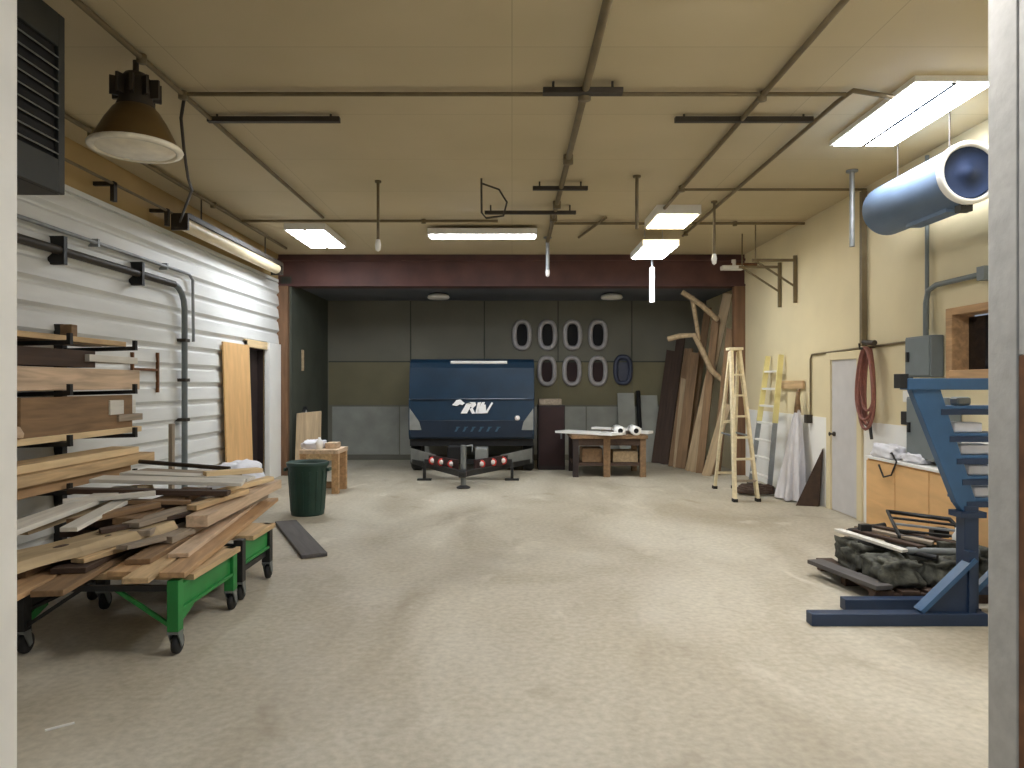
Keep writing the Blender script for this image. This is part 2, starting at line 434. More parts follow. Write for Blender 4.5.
troffer('yellowish ceiling light just in front of its brighter neighbour', 1.93, 2.45, 9.2, 10.0, 3.88, 'lampW', 'X')
troffer('bright hung ceiling light above the dangling white tube', 1.93, 2.4, 10.2, 11.2, 3.66, 'lamp', 'X', 1)
# strip fixture on the left wall (not lit)
t = thing('strip_light', 'unlit cream strip light along the top of the left wall', 'strip light')
pa, pb = Vector((-3.95, 8.35, 3.58)), Vector((-3.95, 11.75, 3.58))
MB().bar(pa+Vector((0, 0, .08)), pb+Vector((0, 0, .08)), .2, .06).build('housing', 'pipe_dark', t)
MB().tube([pa+Vector((0, i, 0)) for i in (.04, 1.2, 2.4, 3.36)], .085, 14).build('tube_cover', 'offwhite', t)
for yy in (8.33, 11.77): MB().bb(-4.05, -3.85, yy-.02, yy+.02, 3.48, 3.68).build('end_cap', 'pipe_dark', t)
for yy in (8.9, 11.2): MB().tube([(-3.95, yy, 3.68), (-3.95, yy, CEIL)], .01, 6).build('hanger_rod', 'pipe_dark', t)
recenter(t)
# alcove domes
for x, lab in ((-1.46, 'faint round dome light over the blue trailer'), (1.98, 'faint round dome light over the wooden work table')):
    t = thing('dome_light', lab, 'dome light', 'dome lights under the alcove ceiling')
    MB().lathe([(0, -.0), (.12, 0), (.2, -.03), (.22, -.07), (.2, -.1), (0, -.12)], (x, 13.9, 3.44)).build('shade', 'white_paint', t)
    MB().lathe([(.0, .02), (.08, .02), (.08, -.005), (0, -.005)], (x, 13.9, 3.44)).build('mount', 'grey_metal', t)
    recenter(t)

# high bay lamp
lx, ly = -2.66, 4.95
t = thing('high_bay_lamp', 'big bell shaped bronze lamp hanging from the ceiling pipe', 'hanging lamp')
MB().lathe([(.0, .635), (.02, .635), (.02, .5), (.0, .5)], (lx, ly, 3.3)).build('stem', 'pipe_dark', t)
hb = MB().lathe([(0, .54), (.07, .54), (.1, .5), (.11, .36), (.13, .3), (.13, .29), (0, .29)], (lx, ly, 3.3))
for a in range(10):
    q = 2*PI*a/10; hb.bar((lx+.08*math.cos(q), ly+.08*math.sin(q), 3.73), (lx+.165*math.cos(q), ly+.165*math.sin(q), 3.73), .02, .13)
hb.build('ballast_housing', 'pipe_dark', t)
MB().lathe([(.12, .31), (.15, .28), (.2, .2), (.25, .1), (.278, .04), (.285, .015), (.275, .015), (.24, .1), (.19, .2), (.14, .27)], (lx, ly, 3.3)).build('reflector', 'bronze', t)
MB().lathe([(.3, .03), (.31, .015), (.3, 0), (.265, -.005), (.255, .01), (.27, .03), (.3, .03)], (lx, ly, 3.3)).build('rim', 'lens', t)
MB().lathe([(.265, .008), (.2, -.012), (.1, -.02), (0, -.022)], (lx, ly, 3.3)).build('glass_lens', 'lens', t)
recenter(t)

# louvred heater at the left edge
t = thing('unit_heater', 'dark grey louvred heater box hung high at the left edge', 'heater')
x0, x1, y0, y1, z0, z1 = -3.45, -2.7, 3.2, 4.23, 2.79, 3.86
b = MB(); b.bb(x0, x1-.03, y0, y1, z0, z1)
b.bb(x1-.03, x1, y0, y0+.06, z0, z1); b.bb(x1-.03, x1, y1-.06, y1, z0, z1); b.bb(x1-.03, x1, y0+.06, y1-.06, z0, z0+.2); b.bb(x1-.03, x1, y0+.06, y1-.06, z1-.2, z1)
b.build('casing', 'heater_grey', t, .006)
MB().bb(x1-.029, x1-.026, y0+.06, y1-.06, z0+.2, z1-.2).build('grille_back', 'void', t)
for i in range(9):
    zz = z0+.235+i*.072
    MB().bar((x1-.012, y0+.06, zz), (x1-.012, y1-.06, zz), .03, .008, (.5, 0, .85)).build('louvre', 'heater_louvre', t)
for yy in (3.4, 4.1): MB().tube([(-3.0, yy, z1), (-3.0, yy, CEIL)], .012, 6).build('hanger_rod', 'pipe_dark', t)
recenter(t)

# blue grey drum heater on the right
t = thing('drum_heater', 'blue grey drum heater hung along the right wall', 'heater')
hc = Vector((3.72, 5.72, 3.37)); R_ = .245
mx = Matrix.Translation(hc) @ Matrix.Rotation(-PI/2, 4, 'X')
MB().lathe([(R_-.03, 1.25), (R_, 1.23), (R_, .02), (R_+.012, 0), (R_-.02, 0), (R_-.03, .06)], n=36, mx=mx).build('drum', 'duct', t)
MB().lathe([(0, 1.24), (R_-.02, 1.24)], n=36, mx=mx).build('rear_cover', 'duct', t)
MB().lathe([(R_+.012, 0), (R_+.012, -.04), (R_-.025, -.05), (R_-.035, .02)], n=36, mx=mx).build('rim', 'white_paint', t)
b = MB().lathe([(0, .03), (R_-.033, .03), (R_-.036, -.03), (R_-.05, -.012), (.06, -.012), (.05, -.03), (0, -.035)], n=36, mx=mx)
b.build('fan_guard', 'duct_face', t)
MB().bb(3.66, 3.8, 5.9, 6.5, 3.1, 3.14).build('mount_bracket', 'duct', t)
MB().bb(3.68, 3.78, 5.74, 5.82, 3.07, 3.14).build('latch', 'black_metal', t)
for yy in (5.95, 6.75): MB().tube([(3.72, yy, 3.6), (3.72, yy, CEIL)], .008, 6).build('hanger_rod', 'pipe_dark', t)
recenter(t)

# ------------------------------------------------------------------ ceiling pipes, channels, rods
ZC = 3.955
def pipe(label, pts, r, m='pipe', joints=(), name='ceiling_pipe', cat='pipe', group='pipes under the ceiling', jr=1.7):
    o = MB().tube(pts, r, 10).build(name, m)
    for j in joints:
        j = Vector(j); MB().lathe([(0, -r*1.8), (r*jr, -r*1.8), (r*jr, r*1.2), (0, r*1.2)], j, 12).build('coupling', m, o)
    return recenter(tag(o, label, cat, group))
pipe('tan pipe running back from the bell shaped lamp', [(-2.62, 3.6, ZC), (-2.62, 9.7, ZC)], .02, joints=[(-2.62, 5.57, ZC), (-2.62, 4.95, ZC)])
pipe('thin brown pipe along the left wall and ceiling corner', [(-3.84, 3.4, ZC), (-3.84, 11.9, ZC)], .022, joints=[(-3.84, 6.4, ZC), (-3.84, 9.0, ZC)])
pipe('thick brown pipe down the middle of the ceiling', [(.57, 3.2, ZC-.02), (.57, 11.3, ZC-.02)], .03, joints=[(.57, 5.5, ZC-.02), (.57, 7.1, ZC-.02), (.57, 8.9, ZC-.02), (.57, 9.6, ZC-.02)])
pipe('long brown pipe running back toward the yellowish light', [(2.0, 3.2, ZC), (2.0, 9.3, ZC)], .022, joints=[(2.0, 5.6, ZC), (2.0, 8.25, ZC)])
pipe('brown pipe bending beside the large double light', [(3.05, 5.62, ZC), (2.68, 5.5, ZC), (2.66, 5.7, ZC), (2.66, 10.9, ZC)], .02, joints=[(2.66, 10.7, ZC)])
pipe('brown pipe crossing the whole ceiling from the bell lamp', [(-2.62, 5.58, ZC+.005), (2.66, 5.58, ZC+.005)], .017)
pipe('short cross pipe between the ceiling and drum heater', [(2.0, 8.3, ZC), (4.2, 8.3, ZC)], .016)
pipe('thin cross pipe behind the yellowish light to the right wall', [(.57, 10.05, ZC), (4.2, 10.05, ZC)], .02, joints=[(3.2, 10.05, ZC)])
pipe('thin cross pipe near the square light on the left', [(-3.84, 9.9, ZC), (-.2, 9.9, ZC)], .02, joints=[(-1.25, 9.9, ZC)])
pipe('slanting short pipe between the middle pipe and yellowish light', [(1.05, 11.0, ZC), (1.3, 9.7, ZC)], .02)
def channel(label, x0, x1, y, w=.05, z=3.93, m='pipe_dark'):
    b = MB().bb(x0, x1, y-w/2, y+w/2, z, z+.045).build('ceiling_channel', m, None, .003)
    for x in (x0+.08, x1-.08): MB().tube([(x, y, z+.04), (x, y, CEIL)], .01, 6).build('hanger_bolt', m, b)
    return recenter(tag(b, label, 'channel', 'dark channels under the ceiling'))
channel('dark ceiling channel at the left beside the lamp pipe', -2.65, -1.5, 6.1, .055)
channel('dark ceiling channel at the right crossing two pipes', 1.42, 2.62, 6.1, .05)
channel('short thick channel crossing the middle pipe nearest the camera', .24, .86, 5.44, .075, 3.9)
channel('short channel crossing the middle pipe behind the nearest one', .24, .88, 8.13, .05, 3.9)
channel('channel crossing the middle pipe closest to the red beam', -.36, .84, 9.2, .05, 3.88)
def rod(label, x, y, z, r=.02, m='pipe', tip=None, top=CEIL, rt=.035):
    o = MB().tube([(x, y, z), (x, y, top)], r, 8).build('hanging_rod', m)
    MB().lathe([(0, 0), (r*2.2, 0), (r*2.2, -.02), (0, -.02)], (x, y, top)).build('flange', m, o)
    if tip: MB().lathe([(0, .09), (rt*.7, .08), (rt, .02), (rt*.8, -.04), (0, -.06)], (x, y, z), 14).build('tip', tip, o)
    return recenter(tag(o, label, 'hanging rod', 'rods hanging from the ceiling'))
rod('thin hanging rod with white bulb tip left of center', -1.55, 8.1, 3.24, .017, tip='pvc')
rod('brown hanging rod left of the yellowish light', 1.41, 7.9, 3.4, .02)
rod('brown hanging rod with white tip in front of right post', 2.6, 9.0, 3.24, .018, tip='pvc')
rod('grey hanging rod beside the drum heater', 3.74, 7.7, 3.16, .028, m='galv')
rod('grey tube hanging below the end of the middle pipe', .57, 11.2, 3.42, .03, m='galv', tip='white_paint')
o = MB().tube([(2.28, 11.4, 3.0), (2.28, 11.4, CEIL)], .018, 8).build('hanging_tube', 'galv')
MB().tube([(2.28, 11.4, 2.98), (2.28, 11.4, 3.55)], .045, 12).build('sleeve', 'pvc', o)
recenter(tag(o, 'white tube dangling below the bright hung light', 'hanging tube'))
# cable loop and lamp lead
cl = MB().tube([(-.35, 8.0, 4.0), (-.35, 8.05, 3.62), (-.3, 8.1, 3.57), (-.1, 8.2, 3.62), (-.06, 8.2, 3.78), (-.15, 8.1, 3.9), (-.35, 8.02, 3.95)], .012, 6)
solo(cl, 'cable_loop', 'pipe_dark', 'dark cable loop hanging left of the middle pipe', 'cable')
cp = [(-2.62, 5.6, 3.94), (-2.7, 5.75, 3.7), (-2.78, 6.2, 3.45), (-3.0, 7.1, 3.42), (-3.4, 7.9, 3.5), (-3.9, 8.3, 3.62)]
solo(MB().tube([(-2.62, 5.6, 3.95)]+[PY(181, 118, 5.7), PY(184, 150, 5.9), PY(188, 178, 6.3), PY(192, 190, 6.8), PY(186, 205, 7.6), PY(180, 222, 8.3)], .014, 6), 'lamp_cord', 'pipe_dark', 'drooping dark cord between the lamp pipe and strip light', 'cord')
# small brackets under the left corner pipe
for i, (yy, lab) in enumerate(((7.1, 'small dark pipe bracket nearest the louvred heater'), (8.2, 'small dark pipe bracket just before the strip light'))):
    b = MB().bb(-4.24, -4.02, yy-.02, yy+.02, 3.66, 3.7).bb(-4.06, -4.02, yy-.03, yy+.03, 3.5, 3.7)
    solo(b, 'pipe_bracket', 'pipe_dark', lab, 'bracket', 'brackets high on the left wall')
solo(MB().tube([(-4.04, 4.6, 3.68), (-4.04, 8.4, 3.68)], .016, 8), 'wall_pipe', 'pipe', 'thin tan pipe held by small brackets high on the left wall', 'pipe')

# ------------------------------------------------------------------ left wall conduits
t = thing('conduit', 'thick dark conduit along the white siding bending down to the floor', 'conduit')
zc = 2.87
pts = [(-4.13, 4.3, zc), (-4.13, 8.55, zc)]+[(-4.13, 8.55+.28*math.sin(a), zc-.28+.28*math.cos(a)) for a in (PI/8, PI/4, 3*PI/8, PI/2)]+[(-4.13, 8.83, .3)]
MB().tube(pts[:2], .042, 10).build('horizontal_run', 'pipe_dark', t)
MB().tube(pts[1:], .036, 10).build('drop_run', 'panel_grey', t)
for yy in (6.4, 7.75): MB().bb(-4.23, -4.08, yy-.025, yy+.025, zc-.13, zc+.13).build('clamp', 'black_metal', t)
for zz in (2.2, 1.7, 1.2): MB().bb(-4.23, -4.09, 8.77, 8.89, zz-.02, zz+.02).build('strap', 'pipe_dark', t)
recenter(t)
t = MB().tube([(-4.15, 4.3, 3.06), (-4.15, 9.0, 3.06), (-4.15, 9.1, 3.0), (-4.15, 9.12, 2.2)], .02, 8).build('conduit', 'galv')
for yy in (5.4, 7.0, 8.4): MB().bb(-4.23, -4.13, yy-.015, yy+.015, 3.02, 3.1).build('clamp', 'galv', t)
recenter(tag(t, 'thin pale conduit just above the thick dark one', 'conduit'))
# little wall bracket (H shaped) on the siding right of the lumber rack
b = MB().bb(-4.2, -4.17, 7.7, 7.73, 1.62, 2.0).bb(-4.2, -4.17, 8.25, 8.28, 1.55, 2.02).bb(-4.2, -4.17, 7.73, 8.25, 1.8, 1.83)
solo(b, 'wall_hook_rail', 'rust', 'small rusty rail on the siding between rack and conduit', 'rail')

# plywood sheet beside the left doorway
board((-4.1, 10.55, 0), (-4.17, 10.55, 2.26), 1.0, .025, 'w_oak', 'tall tan plywood sheet leaning beside the left doorway', name='plywood_sheet', cat='plywood', ragged=0, up=(1, 0, 0))
# ------------------------------------------------------------------ lumber rack on the left wall
t = thing('lumber_rack', 'dark steel arm rack on the white siding holding boards', 'rack')
ARM = (2.0, 1.6, 1.2, .82)
for yy in (4.55, 5.5, 6.45):
    MB().bb(-4.2, -4.12, yy-.035, yy+.035, .0, 2.2).build('upright', 'black_metal', t)
    for zz in ARM:
        a = MB().bar((-4.14, yy, zz-.04), (-3.46, yy, zz-.022), .04, .035); a.bb(-3.49, -3.46, yy-.018, yy+.018, zz-.04, zz+.05)
        a.build('arm', 'black_metal', t)
recenter(t)
G = 'boards on the wall rack'
def rb(x, y0, y1, z, w, th, m, lab, dx=0, **k):
    board((x, y0, z), (x+dx, y1, z), w, th, m, lab, G, **k)
rb(-3.72, 4.4, 6.55, 2.0, .2, .045, 'w_tan', 'tan board along the front of the top rack arms')
rb(-3.97, 4.3, 6.6, 2.0, .2, .04, 'w_brown', 'brown board against the siding on the top rack arms')
rb(-3.7, 4.9, 6.0, 1.79, .2, .14, 'w_dark', 'dark board lying on the thick tan plank of the rack', dx=.02)
rb(-3.66, 5.9, 6.65, 1.84, .24, .06, 'w_white', 'short pale grey board below the top rack arms', dx=-.02)
rb(-3.68, 4.3, 6.65, 1.6, .26, .18, 'w_pink', 'thick pinkish tan plank on the second rack arms')
rb(-3.98, 4.3, 6.45, 1.6, .2, .1, 'w_brown', 'brown plank behind the thick pinkish one')
board((-3.58, 5.1, 1.25), (-3.58, 6.55, 1.25), .03, .3, 'w_brown', 'brown plywood piece standing on edge in the rack', G)
board((-3.75, 4.3, 1.26), (-3.75, 5.2, 1.26), .2, .2, 'w_dark', 'short dark block at the near end of the third rack arms', G)
rb(-3.66, 6.35, 6.70, 1.31, .24, .06, 'w_grey', 'short greyish board at the far end of the third arms')
rb(-3.66, 6.2, 6.65, 1.375, .22, .13, 'w_white', 'pale block stacked over the greyish board end', dx=-.03)
rb(-3.68, 4.3, 6.65, 1.2, .24, .05, 'w_pale', 'long pale board on the third rack arms', dx=.03)
rb(-3.66, 4.3, 6.60, 1.0, .26, .06, 'w_pale', 'pale yellow board topping the lowest rack stack')
rb(-3.62, 4.4, 6.75, .91, .28, .085, 'w_tan', 'tan plank in the middle of the lowest rack stack', dx=.02)
rb(-3.66, 4.3, 6.45, .82, .26, .085, 'w_orange', 'orange tan plank at the bottom of the lowest rack stack')
rb(-3.95, 4.3, 6.65, .82, .22, .12, 'w_brown', 'brown plank behind the lowest rack stack')
b = MB().bb(-3.78, -3.68, 5.85, 5.93, 2.045, 2.15)
solo(b, 'wood_block', 'w_brown', 'small brown block standing on the top rack board', 'wood block', bevel=.006)
solo(MB().lathe([(0, .09), (.06, .08), (.085, .03), (.08, .0), (0, 0)], (-3.6, 5.02, 1.26), 16), 'paper_roll', 'w_pink', 'small pinkish round roll in the rack beside the dark block', 'roll')
board((-3.5, 7.15, .0), (-3.52, 7.2, 1.24), .06, .04, 'w_grey', 'grey stake standing upright behind the lumber pile', name='stake', cat='stake', up=(1, 0, 0), ragged=0)

# ------------------------------------------------------------------ green carts
def caster(x, y, parent, fork='grey_metal'):
    c = MB(); c.bb(x-.035, x+.035, y-.035, y+.035, .135, .15)
    for s_ in (-1, 1): c.prism([(y-.03, .14), (y+.03, .14), (y+.045, .06), (y+.02, .045)], 'X', x+s_*.03-.004, x+s_*.03+.004)
    co = c.build('caster', fork, parent)
    mx = Matrix.Translation((x-.02, y+.03, .065)) @ Matrix.Rotation(PI/2, 4, 'Y')
    MB().lathe([(0, 0), (.05, 0), (.062, .006), (.065, .02), (.062, .034), (.05, .04), (0, .04)], n=20, mx=mx).build('wheel', 'black', co)
def cart(label, x0, x1, y0, y1, z, legm, railm, low=None, brace=True):
    t = thing('lumber_cart', label, 'cart', 'wheeled carts under the lumber pile')
    for x, y in ((x0, y0), (x1, y0), (x0, y1), (x1, y1)):
        MB().bb(x-.035, x+.035, y-.035, y+.035, .15, z).build('leg', legm if x == x1 else 'black_metal', t, .004); caster(x, y, t)
    for x in (x0, x1):
        r = MB().bb(x-.012, x+.012, y0+.035, y1-.035, z-.2, z-.035)
        r.bb(x-.03, x+.03, y0+.035, y1-.035, z-.2, z-.18); r.bb(x-.03, x+.03, y0+.035, y1-.035, z-.055, z-.035)
        r.build('side_rail', railm if x == x1 else 'black_metal', t)
    for y in (y0, y1): MB().bb(x0+.035, x1-.035, y-.015, y+.015, z-.07, z-.035).build('end_rail', 'black_metal', t)
    MB().bb(x0-.03, x1+.06, y0+.12, y1+.03, z-.035, z).build('deck', 'w_tan', t)
    if brace:
        for s_, xx in ((1, x1), (-1, x0)):
            MB().bar((xx-s_*.03, y0, .18), (xx-s_*.36, y0, z-.06), .022, .022).build('brace', legm if s_ > 0 else 'black_metal', t)
            MB().bar((xx, y0+.04, .2), (xx, y0+.22, z-.2), .05, .02, (1, 0, 0)).build('brace', legm, t)
    if low: MB().bb(x0, x1, y0, y1, low, low+.04).build('lower_shelf', legm, t)
    return recenter(t)
cart('green wheeled cart nearest the camera under the lumber pile', -2.98, -2.05, 4.26, 5.1, .46, 'green', 'green')
cart('black legged cart with green sides behind the first cart', -3.2, -2.07, 5.32, 5.92, .47, 'black_metal', 'green', .2, False)

# ------------------------------------------------------------------ lumber pile on the carts
G = 'boards in the lumber pile'
z0 = .475
P = [
 # p0, p1, w, t, material, label, extra
 ((-2.06, 4.26, z0), (-2.42, 7.0, z0), .155, .035, 'w_orange', 'orange tan board along the right edge of the lumber pile', {}),
 ((-2.22, 4.15, z0), (-2.58, 6.9, z0), .15, .035, 'w_tan', 'tan board second from the right edge of the pile base', {}),
 ((-2.39, 4.28, z0), (-2.75, 6.8, z0), .15, .035, 'w_orange', 'orange board third from the right edge of the pile base', {}),
 ((-2.57, 3.88, z0), (-2.9, 6.3, z0), .17, .035, 'w_brown', 'brown board with ragged end at the pile base middle', dict(ragged=.08)),
 ((-2.76, 3.8, z0), (-3.06, 6.2, z0), .17, .035, 'w_orange', 'orange brown board at the pile base nearest the camera', dict(ragged=.08)),
 ((-2.96, 3.74, z0), (-3.25, 6.2, z0), .18, .035, 'w_brown', 'brown board at the left edge of the pile base', dict(ragged=.06)),
 ((-2.19, 4.62, .512), (-2.5, 6.85, .512), .13, .03, 'w_pink', 'pinkish narrow board on the right edge boards', {}),
 ((-2.36, 4.42, .512), (-2.52, 6.4, .512), .15, .035, 'w_brown', 'brown board lying above the tan base board', {}),
 ((-2.66, 4.2, .512), (-2.86, 6.1, .512), .2, .035, 'w_dark', 'dark board under the wide knotty slab', {}),
 ((-2.95, 4.1, .512), (-3.1, 6.1, .512), .2, .035, 'w_brown', 'brown board under the left side of the knotty slab', {}),
 ((-2.98, 3.98, .575), (-2.62, 5.1, .60), .38, .055, 'w_slab', 'wide knotty live edge slab at the front of the pile', dict(live=.08, ragged=.14)),
 ((-2.42, 4.85, .55), (-2.44, 6.75, .55), .17, .05, 'w_grey', 'grey brown board below the thick pinkish timber', {}),
 ((-2.72, 5.2, .555), (-2.78, 6.7, .555), .22, .05, 'w_brown', 'wide brown board in the heart of the pile', {}),
 ((-3.12, 5.0, .555), (-3.1, 6.7, .555), .22, .05, 'w_dark', 'dark board at the wall side of the pile', {}),
 ((-2.3, 5.12, .605), (-2.36, 6.9, .62), .15, .085, 'w_pink', 'thick pinkish timber on the right top of the pile', {}),
 ((-2.5, 5.5, .605), (-2.5, 6.9, .61), .14, .06, 'w_orange', 'orange timber beside the thick pinkish timber', {}),
 ((-2.55, 4.8, .61), (-2.78, 6.2, .61), .15, .04, 'w_grey', 'grey board slanting across the pile middle', {}),
 ((-2.98, 5.1, .61), (-2.95, 6.6, .61), .22, .06, 'w_dark', 'dark brown plank below the white weathered boards', {}),
 ((-2.72, 4.95, .655), (-2.85, 6.3, .67), .2, .05, 'w_brown', 'brown plank just under the crosswise boards', dict(roll=.06)),
 ((-3.1, 4.12, .72), (-3.16, 5.7, .78), .18, .035, 'w_white', 'white weathered board at the left front of the pile', {}),
 ((-2.86, 4.55, .70), (-2.98, 5.6, .77), .11, .03, 'w_white', 'shorter white board right of the longer white one', {}),
 ((-3.2, 4.5, .68), (-3.22, 6.1, .72), .2, .05, 'w_slab', 'tan slab at the far left of the pile', dict(live=.03)),
 ((-2.62, 4.85, .66), (-2.42, 5.7, .69), .13, .035, 'w_grey', 'short grey offcut in the pile middle', {}),
 ((-3.4, 5.45, .80), (-2.3, 5.6, .76), .1, .04, 'w_dark', 'dark crosswise board below the pale top board', {}),
 ((-3.35, 5.68, .865), (-2.25, 5.8, .82), .19, .03, 'w_white', 'pale board lying crosswise on top of the pile', dict(roll=.05)),
 ((-3.3, 6.0, .87), (-2.28, 6.02, .82), .18, .03, 'w_white', 'pale crosswise board behind the first pale one', {}),
 ((-3.35, 6.32, .83), (-2.5, 6.27, .80), .2, .05, 'w_grey', 'grey crosswise board at the back of the pile', {}),
]
for p0, p1, w_, th, m_, lab, k in P:
    o = board(p0, p1, w_, th, m_, lab, G, **k)
    if 'knotty' in lab and 'wide knotty live' in lab:
        for kx, ky, kr in ((.04, .42, .028), (-.06, .8, .018), (.09, .72, .014)):
            mk = Matrix.Translation((kx, ky, .0545)) @ Matrix.Scale(2.0, 4, (0, 1, 0))
            MB().lathe([(0, .004), (kr*.7, .004), (kr, 0)], n=14, mx=mk).build('knot', 'w_dark', o)
solo(MB().tube([(-3.46, 6.5, .93), (-2.6, 6.45, .87)], .02, 8), 'iron_bar', 'pipe_dark', 'dark iron bar lying across the back of the pile', 'bar')
# extra short offcuts poking out on top
for i, (a, b_, w_, m_, lab) in enumerate((
    ((-2.4, 5.3, .70), (-2.28, 5.95, .72), .09, 'w_tan', 'short tan offcut on the thick pinkish timber'),
    ((-2.55, 6.1, .69), (-2.3, 6.6, .735), .1, 'w_pale', 'short pale offcut at the far right top of the pile'),
    ((-2.95, 4.75, .70), (-2.7, 5.25, .72), .11, 'w_brown', 'short brown offcut between the two white boards'),
)): board(a, b_, w_, .04, m_, lab, G)
for a, b_, w_, th, m_, lab in (
    ((-2.66, 4.3, .552), (-2.52, 4.95, .555), .1, .03, 'w_tan', 'short tan offcut right of the knotty slab'),
    ((-2.5, 4.5, .585), (-2.35, 5.1, .56), .08, .03, 'w_grey', 'narrow grey offcut low on the right front of the pile'),
    ((-3.0, 5.2, .70), (-2.62, 5.45, .70), .12, .04, 'w_dark', 'short dark block under the dark crosswise board'),
    ((-2.9, 5.3, .745), (-2.5, 5.42, .72), .09, .03, 'w_brown', 'short brown strip in front of the dark crosswise board'),
    ((-2.75, 4.7, .65), (-2.45, 5.25, .66), .08, .03, 'w_dark', 'thin dark strip pointing at the thick timber end'),
    ((-3.25, 5.1, .78), (-2.75, 5.35, .80), .1, .03, 'w_white', 'short pale strip in front of the crosswise boards'),
    ((-2.62, 6.0, .86), (-2.3, 6.35, .85), .12, .04, 'w_pale', 'short pale piece on the far crosswise boards')):
    board(a, b_, w_, th, m_, lab, G)
# white sack behind pile
def lump(c, r, seed, amp=.25, seg=(28, 18), flat=0):
    vs = []; fs = []; n, k = seg
    for i in range(k+1):
        th = PI*i/k
        for j in range(n):
            ph = 2*PI*j/n
            d_ = Vector((math.sin(th)*math.cos(ph), math.sin(th)*math.sin(ph), math.cos(th)))
            sx = [math.copysign(abs(q)**.6, q) for q in d_]
            q = 1+amp*noise.noise(d_*2.1+Vector((seed, 0, 0)))+amp*.5*noise.noise(d_*6+Vector((seed, 3, 0)))
            z_ = sx[2]*r[2]*q
            vs.append((c[0]+sx[0]*r[0]*q, c[1]+sx[1]*r[1]*q, max(c[2]+z_, flat)))
    for i in range(k):
        for j in range(n):
            j2 = (j+1) % n; fs.append((i*n+j, i*n+j2, (i+1)*n+j2, (i+1)*n+j))
    return MB().add(vs, fs, True)
solo(lump((-3.55, 9.0, .3), (.3, .35, .34), 3, .25), 'sack', 'cloth', 'white crumpled sack on the floor behind the lumber pile', 'sack')

# ------------------------------------------------------------------ bin, plank, crate table, bits on the left
bc = PZ(303, 517, 0); bx, by = bc.x, bc.y+.2
t = thing('trash_bin', 'dark green ribbed plastic bin beside the wooden crate table', 'bin')
b = MB().lathe([(0, 0), (.2, 0), (.205, .02), (.24, .6), (.26, .62), (.265, .66), (.245, .67), (.23, .6), (.19, .03), (0, .03)], (bx, by, 0), 32)
for a in range(16):
    q = 2*PI*a/16; b.bar((bx+.204*math.cos(q), by+.204*math.sin(q), .05), (bx+.238*math.cos(q), by+.238*math.sin(q), .56), .02, .012, (math.cos(q), math.sin(q), 0))
b.build('body', 'dark_green', t)
for s_ in (-1, 1): MB().box((bx+s_*.27, by, .57), (.035, .14, .04)).build('handle', 'dark_green', t, .005)
recenter(t)
board(PZ(286, 524, .0)+Vector((0, 0, .003)), PZ(314, 557, .0)+Vector((0, 0, .003)), .24, .035, 'w_plank', 'dark grey plank lying on the floor past the carts', name='plank', cat='plank')
solo(MB().box((-2.17, 3.36, .006), (.012, .12, .008), -.9), 'paper_scrap', 'white_paint', 'tiny white strip on the floor at lower left', 'scrap')
# crate table
t = thing('crate_table', 'pale wooden crate table behind the dark green bin', 'table')
x0, x1, y0, y1 = -3.2, -2.6, 10.5, 11.1
MB().bb(x0, x1, y0, y1, .6, .66).build('tabletop', 'w_pink', t, .006)
for x in (x0+.06, x1-.06):
    for y in (y0+.06, y1-.06): MB().bb(x-.05, x+.05, y-.05, y+.05, 0, .6).build('leg', 'w_orange', t)
MB().bb(x0+.06, x1-.06, y0+.04, y0+.08, .08, .18).build('stretcher', 'w_brown', t); MB().bb(x0+.06, x1-.06, y0+.02, y0+.06, .5, .6).build('apron', 'w_tan', t)
recenter(t)
solo(lump((-3.05, 10.8, .7), (.16, .2, .09), 11, .3, flat=.661), 'rag', 'cloth', 'crumpled pale rag at the left end of the crate table', 'rag')
solo(MB().bb(-2.86, -2.68, 10.7, 10.95, .661, .75), 'carton', 'w_pink', 'small pinkish carton on the crate table', 'carton', bevel=.008)
solo(MB().lathe([(0, 0), (.05, 0), (.05, .12), (.02, .16), (.02, .18), (0, .18)], (-2.92, 10.62, .661), 16), 'bottle', 'pvc', 'small white bottle on the crate table', 'bottle')
board((-3.62, 12.4, 0), (-3.72, 12.85, 1.1), .45, .03, 'w_old', 'brown board leaning in the dark corner behind the bin', up=(0, -1, .3))
t = thing('wall_mirror', 'small oval mirror with dark rim on the alcove side wall', 'mirror')
mx = Matrix.Translation((-3.97, 13.45, 1.02)) @ Matrix.Rotation(PI/2, 4, 'Y') @ Matrix.Scale(1.4, 4, (1, 0, 0))
MB().lathe([(.0, .012), (.1, .012)], n=24, mx=mx).build('glass', 'white_paint', t)
MB().lathe([(.1, -.02), (.1, .02), (.14, .02), (.14, -.02), (.1, -.02)], n=24, mx=mx).build('rim', 'black_metal', t)
recenter(t)
# light switch on alcove wall
solo(MB().bb(-4.0, -3.96, 13.3, 13.34, 1.9, 2.3), 'wall_strip', 'w_old', 'narrow pale strip fixed on the dark alcove side wall', 'strip')

